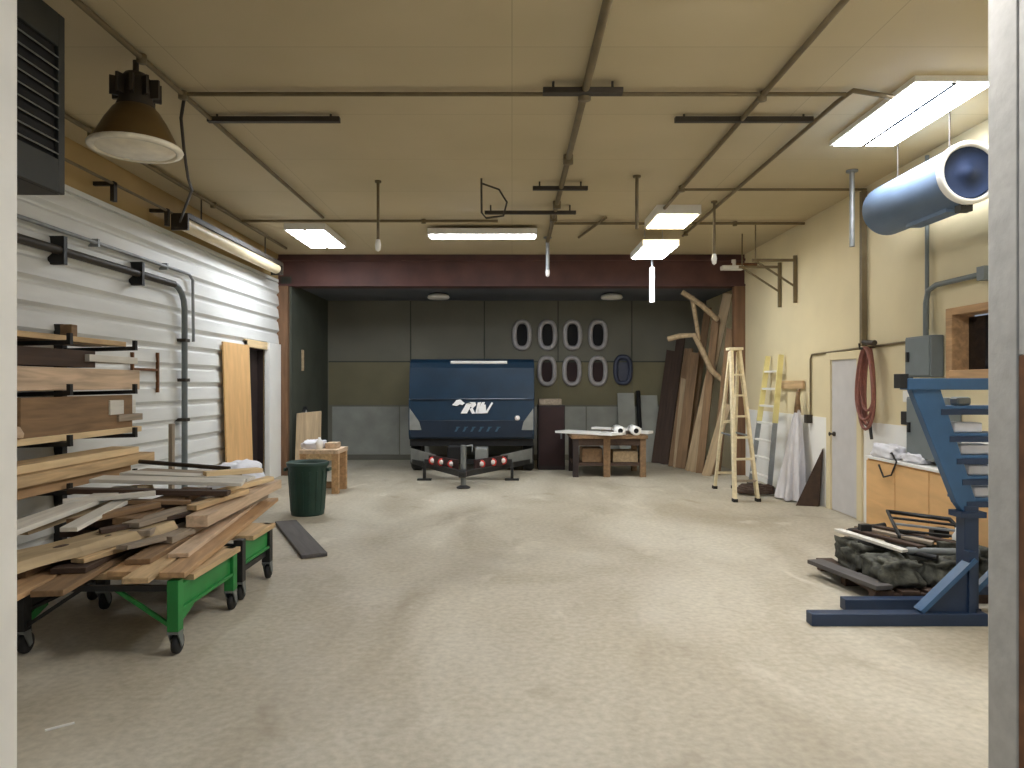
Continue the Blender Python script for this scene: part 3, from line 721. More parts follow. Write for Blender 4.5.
# ------------------------------------------------------------------ trailer
t = thing('trailer', 'dark blue enclosed trailer parked in the alcove facing out', 'trailer')
cx = -.75; hw = 1.165; yf = 12.95; yb = 15.1
prof = [(yf+.06, .62), (yf, .72), (yf, 1.0), (yf+.02, 1.36), (yf+.035, 1.37), (yf+.13, 1.95), (yf+.2, 2.06), (yf+.34, 2.12), (yb, 2.13), (yb, .62)]
MB().prism(prof, 'X', cx-hw, cx+hw).build('body', 'trailer', t, .03)
MB().bb(cx-hw+.02, cx+hw-.02, yf+.05, yb, .5, .64).build('chassis', 'void', t)
MB().bb(cx-hw+.05, cx+hw-.05, yf-.008, yf+.01, 1.355, 1.375).build('front_crease', 'trailer_dark', t)
MB().bb(cx-hw+.04, cx+hw-.04, yf-.012, yf+.02, .66, .98).build('front_lower_panel', 'trailer_dark', t, .006)
mxr = MB()
mxr.tube([(cx-.4, yf+.19, 2.055), (cx+.66, yf+.19, 2.055)], .03, 12); mxr.build('painted_reflection', 'white_paint', t)  # white tube painted in as the ceiling light's reflection on the curved roof
# corner guards
for s_ in (-1, 1):
    MB().prism([(cx+s_*(hw-.02), .8), (cx+s_*(hw-.02), 1.2), (cx+s_*(hw-.2), .95), (cx+s_*(hw-.24), .8)], 'Y', yf-.016, yf+.02).build('corner_plate', 'guard', t)
# logo
lg = MB()
def lp(pts): lg.prism([(cx-.36+(a-250)*.00385, 1.095+(345-b)*.00385) for a, b in pts], 'Y', yf-.02, yf+.02)
lp([(250, 302), (272, 278), (290, 274), (302, 286), (312, 292), (300, 302), (288, 298), (274, 306)])
lp([(292, 342), (318, 296), (336, 288), (346, 296), (322, 342)])
lp([(322, 296), (336, 288), (362, 288), (366, 302), (350, 318), (340, 310), (346, 298)])
lp([(334, 320), (348, 314), (362, 342), (346, 344)])
lp([(362, 342), (374, 290), (390, 288), (376, 342)])
lp([(374, 330), (394, 288), (408, 288), (392, 342), (376, 342)])
lp([(392, 342), (404, 300), (412, 300), (414, 330), (440, 288), (448, 292), (420, 340)])
lg.build('logo', 'logo', t)
ft = MB()
for i, a in enumerate((262, 300, 338, 376, 414, 456)):
    x = cx-.36+(a-250)*.00385
    ft.prism([(x, .77), (x+.04, .77), (x+.09, .86), (x+.05, .86)], 'Y', yf-.016, yf)
    ft.prism([(x+.03, .845), (x+.1, .845), (x+.11, .86), (x+.04, .86)], 'Y', yf-.016, yf)
ft.build('faint_lettering', 'faint', t)
MB().lathe([(0, .0), (.05, 0), (.04, .025), (0, .03)], n=16, mx=Matrix.Translation((cx+.85, yf, 1.02)) @ Matrix.Rotation(PI/2, 4, 'X')).build('marker_light', 'whitelight', t)
# tongue
tip = Vector((cx-.02, 10.95, .24))
for s_ in (-1, 1):
    a = Vector((cx+s_*(hw-.06), yf+.05, .22))
    MB().bar(a, tip, .07, .09).build('tongue_rail', 'black_metal', t)
    g = MB()
    a2 = Vector((cx+s_*(hw-.04), yf, .46)); b2 = a2.lerp(Vector((tip.x, tip.y+.3, .38)), .5)
    g.add([a2, b2, b2-Vector((0, 0, .2)), a2-Vector((0, 0, .26)), a2+Vector((0, .05, 0)), b2+Vector((0, .05, 0)), b2+Vector((0, .05, -.2)), a2+Vector((0, .05, -.26))],
          [(0, 1, 2, 3), (7, 6, 5, 4), (0, 4, 5, 1), (1, 5, 6, 2), (2, 6, 7, 3), (3, 7, 4, 0)])
    g.build('gravel_guard', 'guard', t)
    bar0 = Vector((cx+s_*.66, 12.0, .35)); bar1 = Vector((cx+s_*.14, 11.45, .33))
    MB().bar(bar0, bar1, .05, .16).build('light_bar', 'wine', t)
    for k in (.12, .45, .8):
        p = bar0.lerp(bar1, k)+Vector((0, -.035, .0))
        l = MB().lathe([(0, .03), (.035, .025), (.045, 0), (0, 0)], n=14, mx=Matrix.Translation(p) @ Matrix.Rotation(PI/2, 4, 'X')).build('marker_light', 'whitelight', t)
        MB().lathe([(.046, .012), (.066, .012), (.066, -.01), (.046, -.01)], n=14, mx=Matrix.Translation(p) @ Matrix.Rotation(PI/2, 4, 'X')).build('lens_rim', 'redlight', l)
    mxw = Matrix.Translation((cx+s_*1.06-.1, 13.45, .31)) @ Matrix.Rotation(PI/2, 4, 'Y')
    wv = MB().lathe([(0, .04), (.17, .04), (.19, .0), (.28, 0), (.31, .03), (.31, .17), (.28, .2), (.19, .2), (.17, .16), (0, .16)], n=28, mx=mxw).build('wheel', 'black', t)
    MB().bar((cx+s_*.75, 12.0, .0), (cx+s_*.75, 12.0, .3), .05, .05).build('stabiliser_leg', 'black_metal', t)
    MB().bb(cx+s_*.75-.12, cx+s_*.75+.12, 11.95, 12.05, .0, .03).build('stabiliser_foot', 'black_metal', t)
MB().bb(cx-.75, cx+.75, 11.98, 12.04, .28, .36).build('cross_member', 'black_metal', t)
MB().tube([(tip.x+.0, 11.1, .04), (tip.x, 11.1, .68)], .045, 14).build('jack', 'grey_metal', t)
MB().lathe([(0, 0), (.11, 0), (.11, .02), (.04, .05), (0, .05)], (tip.x, 11.1, 0), 18).build('jack_foot', 'black_metal', t)
MB().tube([(tip.x, 11.1, .66), (tip.x+.14, 11.1, .68), (tip.x+.14, 11.1, .58)], .012, 8).build('jack_handle', 'galv', t)
MB().bb(tip.x-.06, tip.x+.06, 10.8, 11.1, .2, .3).build('coupler', 'black_metal', t, .02)
MB().bb(cx-.35, cx-.1, 11.9, 12.2, .36, .58).build('battery_box', 'void', t, .01)
MB().bb(cx+.12, cx+.34, 11.9, 12.2, .36, .56).build('winch', 'guard', t, .02)
recenter(t)

# ------------------------------------------------------------------ oval rings on the end wall
def ring(px, py, dark=False):
    p = PY(px, py, YE-.05)
    lab = None
    t = bpy.data.objects.new('oval_ring', None); C.objects.link(t)
    def stad(rx, rz, y, n=32):
        out = []
        for j in range(n):
            a = 2*PI*j/n; c_, s_ = math.cos(a), math.sin(a)
            out.append((p.x+rx*math.copysign(abs(c_)**.75, c_), y, p.z+rz*math.copysign(abs(s_)**.75, s_)))
        return out
    MB().tube(stad(.165, .285, p.y), .05, 10, closed=True).build('rim', 'ring_dark' if dark else 'ring', t)
    a = stad(.16, .28, p.y+.035)
    MB().add(a+[(x, y+.012, z) for x, y, z in a], [tuple(range(32)), tuple(range(32, 64))[::-1]]+[(i, (i+1) % 32, 32+(i+1) % 32, 32+i) for i in range(32)]).build('backing', 'ring_dark' if dark else ('void' if py < 350 else 'wine'), t)
    MB().tube([(p.x, p.y+.03, p.z+.3), (p.x, YE, p.z+.3)], .01, 6).build('peg', 'galv', t)
    return t
RG = 'oval rings on the end wall'
names = ['leftmost', 'second from left', 'third from left', 'rightmost']
for px, n_ in zip((522, 547.5, 572.5, 598), names):
    recenter(tag(ring(px, 335), f'grey oval ring, {n_} in the upper row on the end wall', 'oval ring', RG))
for px, n_ in zip((547, 572, 598), ('leftmost', 'second from left', 'third from left')):
    recenter(tag(ring(px, 371), f'grey oval ring, {n_} in the lower row on the end wall', 'oval ring', RG))
recenter(tag(ring(623, 370, True), 'dark blue oval ring at the right end of the lower row', 'oval ring', RG))

# ------------------------------------------------------------------ dark cabinet and work table
t = thing('cabinet', 'dark brown tall cabinet between the trailer and work table', 'cabinet')
MB().bb(.5, 1.02, 13.45, 14.0, 0, 1.24).build('body', 'cabinet_dark', t, .01)
dd = MB().bb(.53, .99, 13.43, 13.45, .08, 1.2).build('door', 'wine', t)
MB().bb(.93, .96, 13.405, 13.43, .6, .75).build('handle', 'grey_metal', dd)
recenter(t)
solo(MB().bb(.52, .96, 13.5, 13.9, 1.241, 1.36), 'carton', 'w_grey', 'pale flat carton on top of the dark brown cabinet', 'carton', bevel=.01)
t = thing('work_table', 'brown wooden work table with a low shelf beside cabinet', 'table')
tx0, tx1, ty0, ty1 = 1.05, 2.4, 12.35, 13.4
MB().bb(tx0, tx1, ty0, ty1, .68, .74).build('tabletop', 'w_brown', t, .006)
for x in (tx0+.08, tx1-.08):
    for y in (ty0+.08, ty1-.08): MB().bb(x-.05, x+.05, y-.05, y+.05, 0, .68).build('leg', 'cabinet_dark' if x < 2 else 'w_brown', t)
MB().bb(1.62, 1.74, ty0+.03, ty0+.1, 0, .68).build('leg', 'w_brown', t)
MB().bb(tx0+.05, tx1-.05, ty0+.05, ty1-.05, .2, .25).build('lower_shelf', 'w_dark', t)
MB().bb(tx0+.05, tx1-.05, ty0+.04, ty0+.08, .56, .68).build('apron', 'w_dark', t)
recenter(t)
solo(MB().bb(1.25, 1.62, 12.5, 12.95, .251, .5), 'crate', 'w_brown', 'brown crate on the left of the work table shelf', 'crate', bevel=.01)
solo(MB().bb(1.8, 2.25, 12.5, 12.95, .251, .45), 'crate', 'w_old', 'lighter crate on the right of the work table shelf', 'crate', bevel=.01)
board((.95, 13.1, .745), (1.85, 12.3, .75), .42, .04, 'pvc', 'white board hanging over the near edge of the work table', 'white boards on the work table')
board((1.75, 13.3, .745), (2.5, 12.75, .745), .24, .05, 'pvc', 'white board at the right end of the work table', 'white boards on the work table')
board((1.55, 13.25, .80), (2.3, 12.75, .80), .2, .04, 'pvc', 'short white board lying atop the right one', 'white boards on the work table')
for i, (x, lab) in enumerate(((1.92, 'white hollow roll at the left on the work table'), (2.2, 'white hollow roll at the right on the work table'))):
    mx = Matrix.Translation((x, 12.38, .82)) @ Matrix.Rotation(-PI/2, 4, 'X')
    o = MB().lathe([(.045, .0), (.085, 0), (.085, .5), (.045, .5), (.045, 0)], n=20, mx=mx).build('paper_roll', 'pvc')
    MB().lathe([(0, .02), (.046, .02), (.046, .48), (0, .48)], n=20, mx=mx).build('dark_hollow', 'void', o)  # near-black plug, paints the shade inside the hollow roll
    recenter(tag(o, lab, 'roll', 'white rolls on the work table'))
# pale panels and pole standing against end wall
for x, h_, lab in ((2.45, 1.45, 'pale standing panel left of the dark pole'), (2.95, 1.4, 'pale standing panel right of the dark pole')):
    board((x, 14.75, 0), (x, 15.12, h_), .36, .03, 'end_low', lab, 'pale panels against the end wall', name='panel', cat='panel', up=(0, -1, .3), ragged=0)
solo(MB().tube([(2.72, 14.7, 0), (2.72, 15.1, 1.5)], .045, 10), 'pole', 'void', 'dark pole leaning between two pale panels', 'pole')

# ------------------------------------------------------------------ leaning lumber by the right wall
G = 'lumber leaning by the right wall'
LB = [
 ((690, 469), 13.3, (728, 295), 13.2, .17, .05, 'w_old', 'long pale board leaning highest toward the red beam'),
 ((700, 470), 13.0, (716, 320), 13.2, .14, .05, 'w_brown', 'brown board just right of the highest pale board'),
 ((681, 466), 13.7, (695, 354), 14.0, .2, .07, 'w_brown', 'thick reddish brown plank with a blunt top'),
 ((673, 463), 14.0, (689, 350), 14.4, .17, .05, 'w_brown', 'brown board left of the blunt reddish plank'),
 ((664, 461), 14.4, (681, 340), 14.9, .18, .05, 'w_dark', 'dark board in the shade at the left of the lumber'),
 ((656, 460), 14.6, (671, 352), 15.0, .18, .04, 'w_dark', 'dark board at the very left end of the lumber'),
 ((707, 470), 12.6, (727, 405), 12.55, .16, .05, 'w_old', 'short pale board leaning behind the step ladder'),
 ((716, 470), 12.75, (731, 330), 12.9, .16, .04, 'w_brown', 'brown board nearest the corner post'),
 ((695, 470), 13.15, (713, 352), 13.4, .13, .05, 'w_old', 'pale board standing lower than the highest pale board'),
 ((676, 465), 13.85, (684, 380), 14.2, .1, .05, 'w_old', 'short pale board among the dark boards at the left'),
 ((686, 464), 13.9, (708, 310), 14.2, .14, .05, 'w_brown', 'narrow brown board behind the highest pale board'),
]
for (a, ya, b_, yb_, w_, th, m_, lab) in LB:
    p0 = PZ(a[0], a[1], 0); p0 = Vector(((a[0]-512)/F*ya, ya, .01)); p1 = PY(b_[0], b_[1], yb_)
    p1.x = min(p1.x, 4.1)
    board(p0, p1, w_, th, m_, lab, G, up=(-.5, -1, .2))
def stick(pts, r, m, lab, r1=None):
    solo(MB().tube(pts, r, 8, r1=r1), 'bent_branch', m, lab, 'branch', 'pale branches among the leaning lumber')
stick([PY(682, 292, 13.0), PY(690, 297, 13.0), PY(700, 304, 13.0), PY(718, 320, 13.05)], .05, 'w_old', 'pale stick slanting down under the red beam')
stick([PY(692, 296, 13.05), PY(695, 315, 13.05), PY(699, 340, 13.1)], .045, 'w_old', 'pale upright stick linking the two slanting branches', .035)
stick([PY(668, 339, 13.1), PY(680, 336, 13.0), PY(694, 335, 12.95), PY(703, 352, 12.9), PY(711, 370, 12.9), PY(726, 384, 12.9)], .05, 'w_old', 'bent pale branch crossing the middle of the lumber')

# ------------------------------------------------------------------ ladders
t = thing('step_ladder', 'pale wooden step ladder standing open by the right wall', 'ladder')
f0 = Vector((3.12, 9.8, 0)); f1 = Vector((3.46, 9.85, 0)); tp0 = Vector((3.24, 10.35, 2.15)); tp1 = Vector((3.37, 10.38, 2.15))
r0 = Vector((3.2, 11.05, 0)); r1 = Vector((3.5, 11.05, 0))
for a, b_ in ((f0, tp0), (f1, tp1)): MB().bar(a, b_, .04, .09, (0, 1, .2)).build('front_rail', 'w_ladder', t)
for a, b_ in ((r0, tp0), (r1, tp1)): MB().bar(a, b_+Vector((0, .06, -.03)), .035, .06, (0, 1, .2)).build('rear_rail', 'w_ladder', t)
MB().box(((tp0+tp1)/2+Vector((0, .03, .02))), (.2, .2, .04)).build('top_cap', 'w_ladder', t, .005)
for k in (.13, .27, .41, .55, .69, .83):
    MB().bar(f0.lerp(tp0, k), f1.lerp(tp1, k), .09, .025).build('tread', 'w_ladder' if k > .2 else 'w_grey', t)
for k in (.12, .5): MB().bar(r0.lerp(tp0, k), r1.lerp(tp1, k), .03, .04).build('rear_brace', 'w_ladder', t)
for a, b_ in ((f0, r0), (f1, r1)):
    MB().bar(a.lerp(tp0 if a is f0 else tp1, .42), b_.lerp(tp0 if b_ is r0 else tp1, .42), .008, .025).build('spreader', 'galv', t)
for p in (f0, f1, r0, r1): MB().box(p+Vector((0, 0, .02)), (.06, .1, .05)).build('foot', 'black', t)
recenter(t)
t = thing('ladder', 'ladder with pale yellow upper rails leaning on the right wall behind the step ladder', 'ladder')
l0, l1 = Vector((3.9, 10.62, 0)), Vector((3.9, 11.45, 0)); u0, u1 = Vector((4.15, 10.8, 2.1)), Vector((4.15, 11.35, 2.1))
for a, b_ in ((l0, u0), (l1, u1)): MB().bar(a, a.lerp(b_, .5), .03, .07, (1, 0, .1)).build('rail', 'galv', t); MB().bar(a.lerp(b_, .5), b_, .035, .08, (1, 0, .1)).build('upper_rail', 'yellow', t)
for i in range(7):
    k = .1+i*.13; MB().bar(l0.lerp(u0, k), l1.lerp(u1, k), .07, .03, (0, 0, 1)).build('rung', 'white_paint', t)
for p in (l0, l1): MB().box(p+Vector((0, 0, .02)), (.1, .06, .04)).build('foot', 'black', t)
recenter(t)
# short tan board fixed on wall by the ladders
board((4.19, 10.05, 1.58), (4.19, 10.95, 1.58), .03, .12, 'w_tan', 'short tan board fixed to the wall above the ladders', name='wall_board', cat='board', ragged=0)

# sheet bundled on a pole leaning against the wainscot, hose heap, dark offcut
t = thing('bundled_sheet', 'grey white sheet bundled on a brown pole by the wainscot', 'bundled sheet')
c0 = Vector((3.98, 10.0, .02)); c1 = Vector((4.1, 10.05, 1.3))
n = 40; vs = []; fs = []; K = 12
for i in range(K+1):
    k = i/K; c_ = c0.lerp(c1, k); r_ = .21*(1-k)**.7+.03
    for j in range(n):
        a = 2*PI*j/n; q = r_*(1+.3*math.sin(a*7+k*2)*(1-k*.6)+.15*noise.noise((a*2, k*3, 1)))
        vs.append((c_.x+q*math.cos(a)*.65, c_.y+q*math.sin(a)*1.15, c_.z))
for i in range(K):
    for j in range(n): j2 = (j+1) % n; fs.append((i*n+j, i*n+j2, (i+1)*n+j2, (i+1)*n+j))
MB().add(vs, fs, True).build('sheet', 'net', t)
MB().tube([c0, c1+(c1-c0)*.22], .022, 8).build('pole', 'w_brown', t)
MB().lathe([(0, .0), (.05, 0), (.035, .16), (.02, .3), (0, .3)], c1-Vector((0, 0, .06)), 12).build('tie', 'w_brown', t)
recenter(t)
def coil(c, R0, n_, r, dz, sq=1., jit=.03, seed=1):
    rnd = random.Random(seed); pts = []
    for i in range(n_*20):
        a = 2*PI*i/20; k = i/(n_*20)
        R1 = R0*(1-.35*k)+rnd.uniform(-jit, jit)
        pts.append((c[0]+R1*math.cos(a)*sq, c[1]+R1*math.sin(a), c[2]+r+dz*k+rnd.uniform(0, .01)))
    return MB().tube(pts, r, 6)
solo(coil((3.66, 10.5, 0), .26, 4, .028, .1, 1.1), 'hose_coil', 'w_dark', 'dark brown hose coiled on the floor below the ladders', 'hose')
b = MB().add([(4.02, 9.75, 0), (3.85, 9.5, 0), (4.12, 9.42, 0), (4.18, 9.42, .78), (4.06, 9.78, 0), (3.89, 9.53, 0), (4.16, 9.46, 0), (4.205, 9.45, .78)],
              [(0, 1, 3), (1, 2, 3), (4, 7, 5), (5, 7, 6), (0, 4, 5, 1), (1, 5, 6, 2), (2, 6, 7, 3), (3, 7, 4, 0)])
solo(b, 'board_offcut', 'w_dark', 'dark triangular offcut leaning left of the grey door', 'board offcut')

# ------------------------------------------------------------------ right wall fittings
t = thing('shelf_bracket', 'brown pipe shelf bracket high on the right wall, nearer the camera', 'bracket', 'shelf brackets on the right wall')
def bracket(t, y):
    MB().bb(4.16, 4.21, y-.015, y+.015, 2.85, 3.55).build('wall_leg', 'pipe', t)
    MB().bb(3.55, 4.18, y-.015, y+.015, 3.46, 3.5).build('arm', 'pipe', t)
    MB().bar((3.6, y, 3.47), (4.17, y, 3.1), .026, .026).build('brace', 'pipe', t)
    MB().tube([(3.6, y, 3.5), (3.6, y, CEIL)], .01, 6).build('hanger_rod', 'pipe', t)
    return recenter(t)
bracket(t, 10.35)
t2 = copy_tree(t); t2.location.y += .6; t2['label'] = 'brown pipe shelf bracket high on the right wall, nearer the beam'
t = thing('flood_light', 'small white flood light on an arm beside the red beam', 'flood light')
MB().tube([(4.2, 12.0, 3.7), (3.75, 12.0, 3.7)], .025, 8).build('arm', 'rust', t)
MB().bb(3.58, 3.95, 11.9, 12.05, 3.6, 3.67).build('head', 'white_paint', t, .01)
MB().tube([(3.8, 12.0, 3.66), (3.8, 12.0, 3.78)], .04, 8).build('socket', 'white_paint', t)
recenter(t)
# conduit over the door
t = MB().tube([(4.2, 9.85, 1.2), (4.2, 9.85, 2.0), (4.2, 9.8, 2.06), (4.2, 7.28, 2.1)], .014, 8).build('conduit', 'pipe')
MB().bb(4.13, 4.21, 9.8, 9.9, 1.1, 1.22).build('outlet_box', 'pipe_dark', t)
recenter(tag(t, 'thin tan conduit framing the grey door', 'conduit'))
# vertical drop and grey seam
t = MB().bb(4.15, 4.21, 8.3, 8.36, 2.1, 3.94).build('drop_pipe', 'pipe')
MB().tube([(4.12, 8.2, 2.14), (4.12, 8.0, 2.12), (4.12, 7.95, 2.12)], .03, 8).build('valve', 'pipe_dark', t)
recenter(tag(t, 'square brown drop pipe above the hanging red hose', 'pipe'))
solo(MB().tube([(4.18, 7.05, 2.2), (4.18, 7.05, 3.95)], .02, 8), 'conduit', 'panel_grey', 'thin grey conduit rising behind the drum heater', 'conduit')
pts = [(4.15, 6.15, 2.62), (4.15, 6.85, 2.62), (4.15, 6.98, 2.58), (4.15, 7.02, 2.46), (4.15, 7.02, 2.1)]
t = MB().tube(pts, .026, 10).build('conduit', 'panel_grey')
MB().bb(4.1, 4.21, 6.08, 6.18, 2.56, 2.68).build('junction_box', 'panel_grey', t)
recenter(tag(t, 'bent grey conduit entering the upper electrical box', 'conduit'))
def ebox(label, y0, y1, z0, z1, m='panel_grey', dep=.14):
    t = thing('electrical_box', label, 'electrical box', 'grey boxes on the right wall')
    MB().bb(XR-dep, XR-.012, y0, y1, z0, z1).build('casing', m, t, .006)
    d_ = MB().bb(XR-dep-.012, XR-dep, y0+.015, y1-.015, z0+.015, z1-.015).build('door', m, t, .004)
    MB().bb(XR-dep-.035, XR-dep-.01, y1-.09, y1-.06, (z0+z1)/2-.05, (z0+z1)/2+.05).build('latch', 'black_metal', d_)
    return recenter(t)
ebox('grey electrical box below the bent conduit', 6.82, 7.26, 1.72, 2.13)
ebox('larger grey electrical box behind the blue rack', 6.55, 7.2, .9, 1.52, dep=.16)
solo(MB().bb(4.14, 4.21, 7.32, 7.42, 1.46, 1.58), 'switch_box', 'white_paint', 'small white switch box left of the grey boxes', 'switch box', bevel=.006)
solo(MB().bb(4.13, 4.21, 7.32, 7.44, 1.22, 1.36), 'switch_box', 'black_metal', 'small black switch box below the white one', 'switch box', bevel=.006)
solo(MB().bb(4.13, 4.21, 7.34, 7.44, 1.62, 1.72), 'switch_box', 'black_metal', 'small black switch box above the white one', 'switch box', bevel=.006)
# hanging hose
t = thing('hanging_hose', 'red brown hose hung in long loops beside the grey door', 'hose')
rnd = random.Random(5)
for i in range(7):
    hh = .42+rnd.uniform(-.06, .06); ww = .09+i*.012; x = 4.15-i*.014; yc = 8.1+rnd.uniform(-.04, .04); pts = []
    for j in range(28):
        a = 2*PI*j/28
        pts.append((x, yc+ww*math.sin(a)*(1.15-.35*math.cos(a)), 1.62+(.45-hh)+hh*math.cos(a)))
    MB().tube(pts, .016, 7, closed=True).build('hose_loop', 'hose', t)
MB().tube([(4.2, 8.1, 2.08), (4.02, 8.1, 2.06), (4.02, 8.1, 2.12)], .014, 8).build('hook', 'pipe_dark', t)
MB().tube([(4.1, 8.02, 1.22), (4.1, 8.0, 1.1), (4.1, 7.98, 1.02)], .018, 8).build('nozzle', 'black_metal', t)
recenter(t)
# honey plywood low cupboard
t = thing('low_cupboard', 'long honey plywood cupboard under the grey boxes', 'cupboard')
cy0, cy1 = 4.9, 7.87; xf = 3.98
MB().bb(xf+.02, XR-.015, cy0, cy1, 0, .82).build('body', 'w_oak', t)
nd = 5
for i in range(nd):
    a = cy0+(cy1-cy0)*i/nd; b_ = cy0+(cy1-cy0)*(i+1)/nd
    MB().bb(xf, xf+.02, a+.008, b_-.008, .05, .8).build('door', 'w_oak', t)
MB().bb(xf-.01, XR-.013, cy0, cy1, .82, .85).build('worktop', 'white_wall', t, .004)
recenter(t)
solo(lump((4.06, 7.55, .92), (.09, .25, .08), 21, .3, flat=.852), 'rag', 'cloth', 'crumpled white cloth at the far end of the cupboard top', 'rag')
solo(lump((4.08, 7.05, .9), (.08, .16, .05), 25, .3, flat=.852), 'rag', 'cloth', 'small white cloth below the black switch box', 'rag')
solo(MB().bb(4.0, 4.16, 6.15, 6.5, .852, 1.0), 'carton', 'white_paint', 'white carton on the cupboard behind the blue rack', 'carton', bevel=.006)
solo(MB().tube([(4.04, 7.5, .9), (3.96, 7.3, .93), (3.955, 7.2, .85), (3.955, 7.3, .7), (3.955, 7.45, .66), (3.955, 7.55, .78)], .01, 6), 'power_cord', 'black', 'black cord drooping over the cupboard front', 'cord')

# ------------------------------------------------------------------ blue rack
t = thing('stock_rack', 'blue steel stock rack with sloped post and long floor legs', 'rack')
Y = 4.9
MB().bb(2.04, 3.24, 4.76, 4.86, .0, .085).build('foot_leg', 'blue_shaded', t, .006)
MB().bb(2.42, 3.24, 5.08, 5.17, .0, .085).build('foot_leg', 'blue_shaded', t, .006)
MB().bb(3.16, 3.26, 4.86, 5.08, .0, .085).build('cross_member', 'blue_shaded', t)
MB().bb(3.15, 3.25, 4.87, 4.97, .085, .8).build('mast', 'blue_shaded', t, .006)
MB().bb(3.11, 3.29, 4.85, 4.99, .72, .76).build('mast_collar', 'blue_shaded', t)
MB().prism([(2.76, 1.68), (2.97, 1.68), (3.0, 1.58), (3.24, .82), (3.24, .74), (3.16, .74), (3.1, .82)], 'Y', 4.88, 4.95).build('sloped_post', 'blue', t, .006)
MB().bb(2.75, 3.98, 4.86, 4.97, 1.61, 1.69).build('top_bar', 'blue', t, .006)
for z_, xs in ((1.475, 3.02), (1.285, 3.08), (1.13, 3.13), (.985, 3.17), (.83, 3.2)):
    sb = MB().bb(xs-.03, 3.98, 4.88, 5.1, z_, z_+.022).build('shelf_bar', 'blue', t, .003)
    MB().bb(xs-.03, 3.98, 4.875, 4.895, z_-.04, z_).build('lip', 'blue_shaded', sb)  # shaded tone painted below the lit shelf top
MB().bb(3.9, 3.98, 4.88, 4.95, .0, 1.61).build('rear_post', 'blue', t)
MB().prism([(2.84, .085), (3.16, .085), (3.16, .4)], 'Y', 4.8, 4.84).build('gusset_plate', 'blue_shaded', t)
MB().bar((2.8, 4.82, .09), (3.17, 4.82, .45), .09, .03, (-.7, 0, .7)).build('gusset', 'blue', t)
MB().bar((3.15, 4.82, .08), (3.15, 4.82, .5), .05, .07).build('gusset_post', 'blue_shaded', t)
MB().bar((3.22, 4.93, .16), (3.62, 4.93, .56), .05, .035, (-.7, 0, .7)).build('brace', 'blue', t)
MB().bb(3.2, 3.98, 5.08, 5.16, .12, .18).build('lower_rail', 'blue_shaded', t)
MB().tube([(2.98, 5.0, .1), (3.06, 5.0, .12), (3.12, 5.0, .2)], .02, 8).build('pedal', 'grey_metal', t)
MB().bb(2.7, 2.76, 4.87, 4.95, 1.62, 1.72).build('end_cap', 'black', t)
recenter(t)
for z_, x0, w_, lab in ((1.307, 3.12, .2, 'white packet on the second shelf of the blue rack'), (1.152, 3.16, .22, 'white packet on the third shelf of the blue rack'),
                        (1.007, 3.22, .24, 'white packet on the fourth shelf of the blue rack'), (.852, 3.26, .22, 'white packet on the lowest shelf of the blue rack')):
    solo(MB().box((x0+w_/2, 5.0, z_+.036), (w_, .13, .07)), 'packet', 'cloth', lab, 'packet', 'white packets on the blue rack', .012)
solo(MB().box((3.2, 5.0, 1.498+.03), (.1, .1, .06)), 'tin', 'grey_metal', 'small grey tin on the top shelf of the blue rack', 'tin', bevel=.015)

# ------------------------------------------------------------------ heap on a pallet
t = thing('pallet', 'dark wooden pallet on the floor behind the blue rack', 'pallet')
ang = .0
for y in (5.3, 5.75, 6.2): MB().bb(2.72, 3.85, y-.04, y+.04, 0, .07).build('stringer', 'w_dark', t)
for i in range(6):
    x = 2.72+i*.2; MB().bb(x, x+.14, 5.24, 6.26, .07, .095).build('deck_board', 'w_dark', t)
recenter(t)
board((2.62, 6.05, .1), (2.78, 5.24, .11), .14, .035, 'w_plank', 'dark plank along the near edge of the pallet', name='plank', cat='plank')
G = 'dark bundles on the pallet'
for i, (c_, r_, lab) in enumerate((((2.97, 5.93, .2), (.17, .2, .12), 'dark olive bundle at the far left of the pallet'),
                                   ((2.97, 5.47, .19), (.17, .17, .11), 'dark olive bundle at the near left of the pallet'),
                                   ((3.38, 5.92, .21), (.18, .21, .13), 'dark olive bundle at the middle back of the pallet'),
                                   ((3.36, 5.46, .2), (.16, .17, .12), 'dark olive bundle below the blue brace'),
                                   ((3.72, 5.66, .2), (.12, .3, .13), 'dark olive bundle against the cupboard'))):
    solo(lump(c_, r_, 30+i*7, .42, (36, 24), flat=.096), 'bundle', 'tarp', lab, 'bundle', G)
G = 'slats on the pallet heap'
for i, (a, b_, m_, lab) in enumerate((((2.86, 6.12, .36), (3.05, 5.45, .34), 'w_white', 'white slat nearest the room on the dark heap'),
                                      ((2.98, 6.15, .36), (3.2, 5.5, .36), 'w_dark', 'dark slat beside the white one on the heap'),
                                      ((3.08, 6.18, .37), (3.32, 5.55, .38), 'w_grey', 'grey slat in the middle of the heap'),
                                      ((3.2, 6.2, .38), (3.46, 5.5, .39), 'w_dark', 'dark slat below the black frame on the heap'))):
    board(a, b_, .07, .025, m_, lab, G, name='slat', cat='slat')
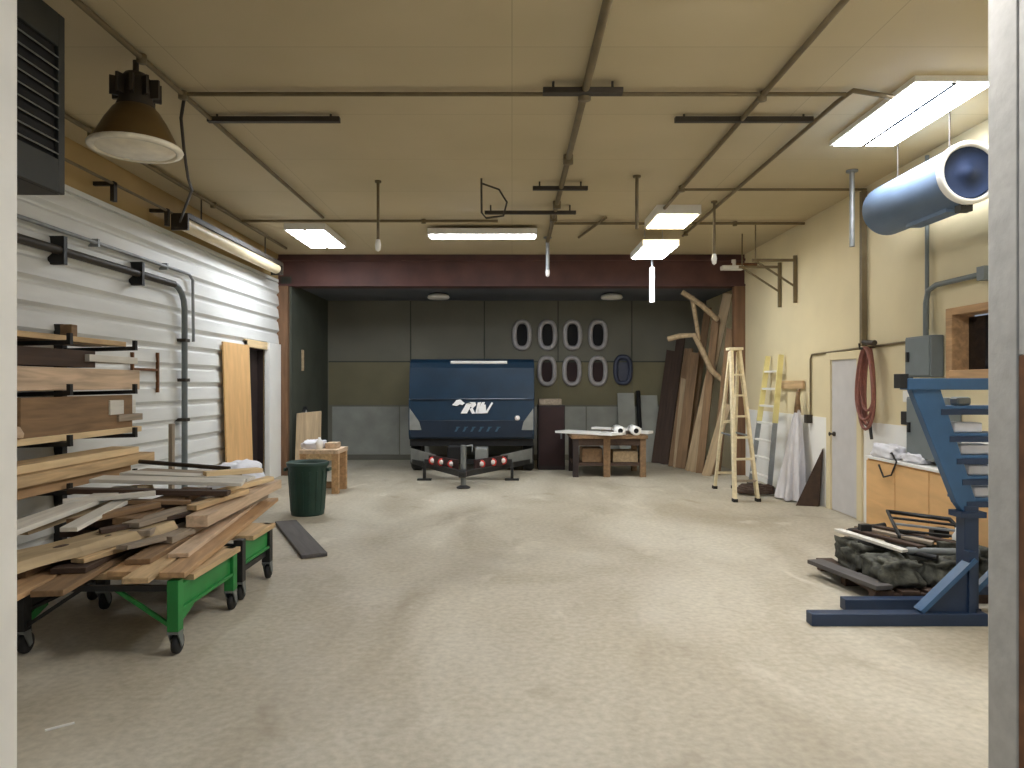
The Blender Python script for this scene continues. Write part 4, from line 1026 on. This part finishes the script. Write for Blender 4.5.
for a, b_, r_, m_, lab in (((2.9, 5.85, .33), (3.25, 5.35, .32), .022, 'black_metal', 'black rod lying along the near side of the heap'),
                        ((3.1, 5.5, .34), (3.6, 5.4, .35), .03, 'grey_metal', 'grey tube lying across the near heap end'),
                        ((2.92, 6.1, .36), (3.3, 6.2, .40), .025, 'black_metal', 'black rod at the far end of the heap')):
    solo(MB().tube([a, b_], r_, 8), 'rod', m_, lab, 'rod')
for x_, y_, z_, sx, m_, lab in ((3.05, 6.05, .41, .06, 'black_metal', 'small black box at the far top of the heap'),
                        ((3.42), 5.5, .37, .08, 'tarp', 'small olive box near the blue brace on the heap'),
                        (3.6, 5.9, .40, .08, 'black_metal', 'small black box under the tilted black frame')):
    solo(MB().box((x_, y_, z_), (sx*1.6, sx, sx)), 'small_box', m_, lab, 'box', bevel=.006)
t = thing('metal_frame', 'black metal frame lying tilted on top of the dark heap', 'frame')
a, b_, c_, d_ = Vector((3.2, 5.78, .39)), Vector((3.66, 5.55, .38)), Vector((3.72, 5.95, .5)), Vector((3.3, 6.15, .53))
MB().tube([a, b_, c_, d_], .02, 8, closed=True).build('outer_frame', 'black_metal', t)
for k in (.25, .5, .75): MB().bar(a.lerp(d_, k), b_.lerp(c_, k), .05, .014).build('slat', 'galv' if k == .5 else 'black_metal', t)
recenter(t)
solo(MB().lathe([(0, 0), (.04, 0), (.042, .1), (.018, .14), (.018, .165), (0, .165)], (3.58, 5.62, .33), 16), 'bottle', 'pvc', 'white bottle standing on the dark heap', 'bottle')

# ------------------------------------------------------------------ light, camera
wd = bpy.data.worlds.new('World'); sc.world = wd; wd.use_nodes = True
bg = wd.node_tree.nodes['Background']; bg.inputs[0].default_value = (.75, .85, 1, 1); bg.inputs[1].default_value = .25
cam = bpy.data.cameras.new('camera'); co = bpy.data.objects.new('camera', cam); C.objects.link(co)
co.location = (0, 0, H); co.rotation_euler = (PI/2, 0, 0)
cam.sensor_width = 36; cam.lens = F/1024*36; cam.clip_start = .05
sc.camera = co
sc.view_settings.view_transform = 'Standard'
sc.view_settings.look = 'None'
sc.view_settings.exposure = .55
sc.view_settings.gamma = 1
sc.view_settings.use_curve_mapping = False
try:
    sc.cycles.use_denoising = True
    sc.cycles.max_bounces = 8; sc.cycles.diffuse_bounces = 5
    sc.cycles.sample_clamp_indirect = 6
except Exception: pass
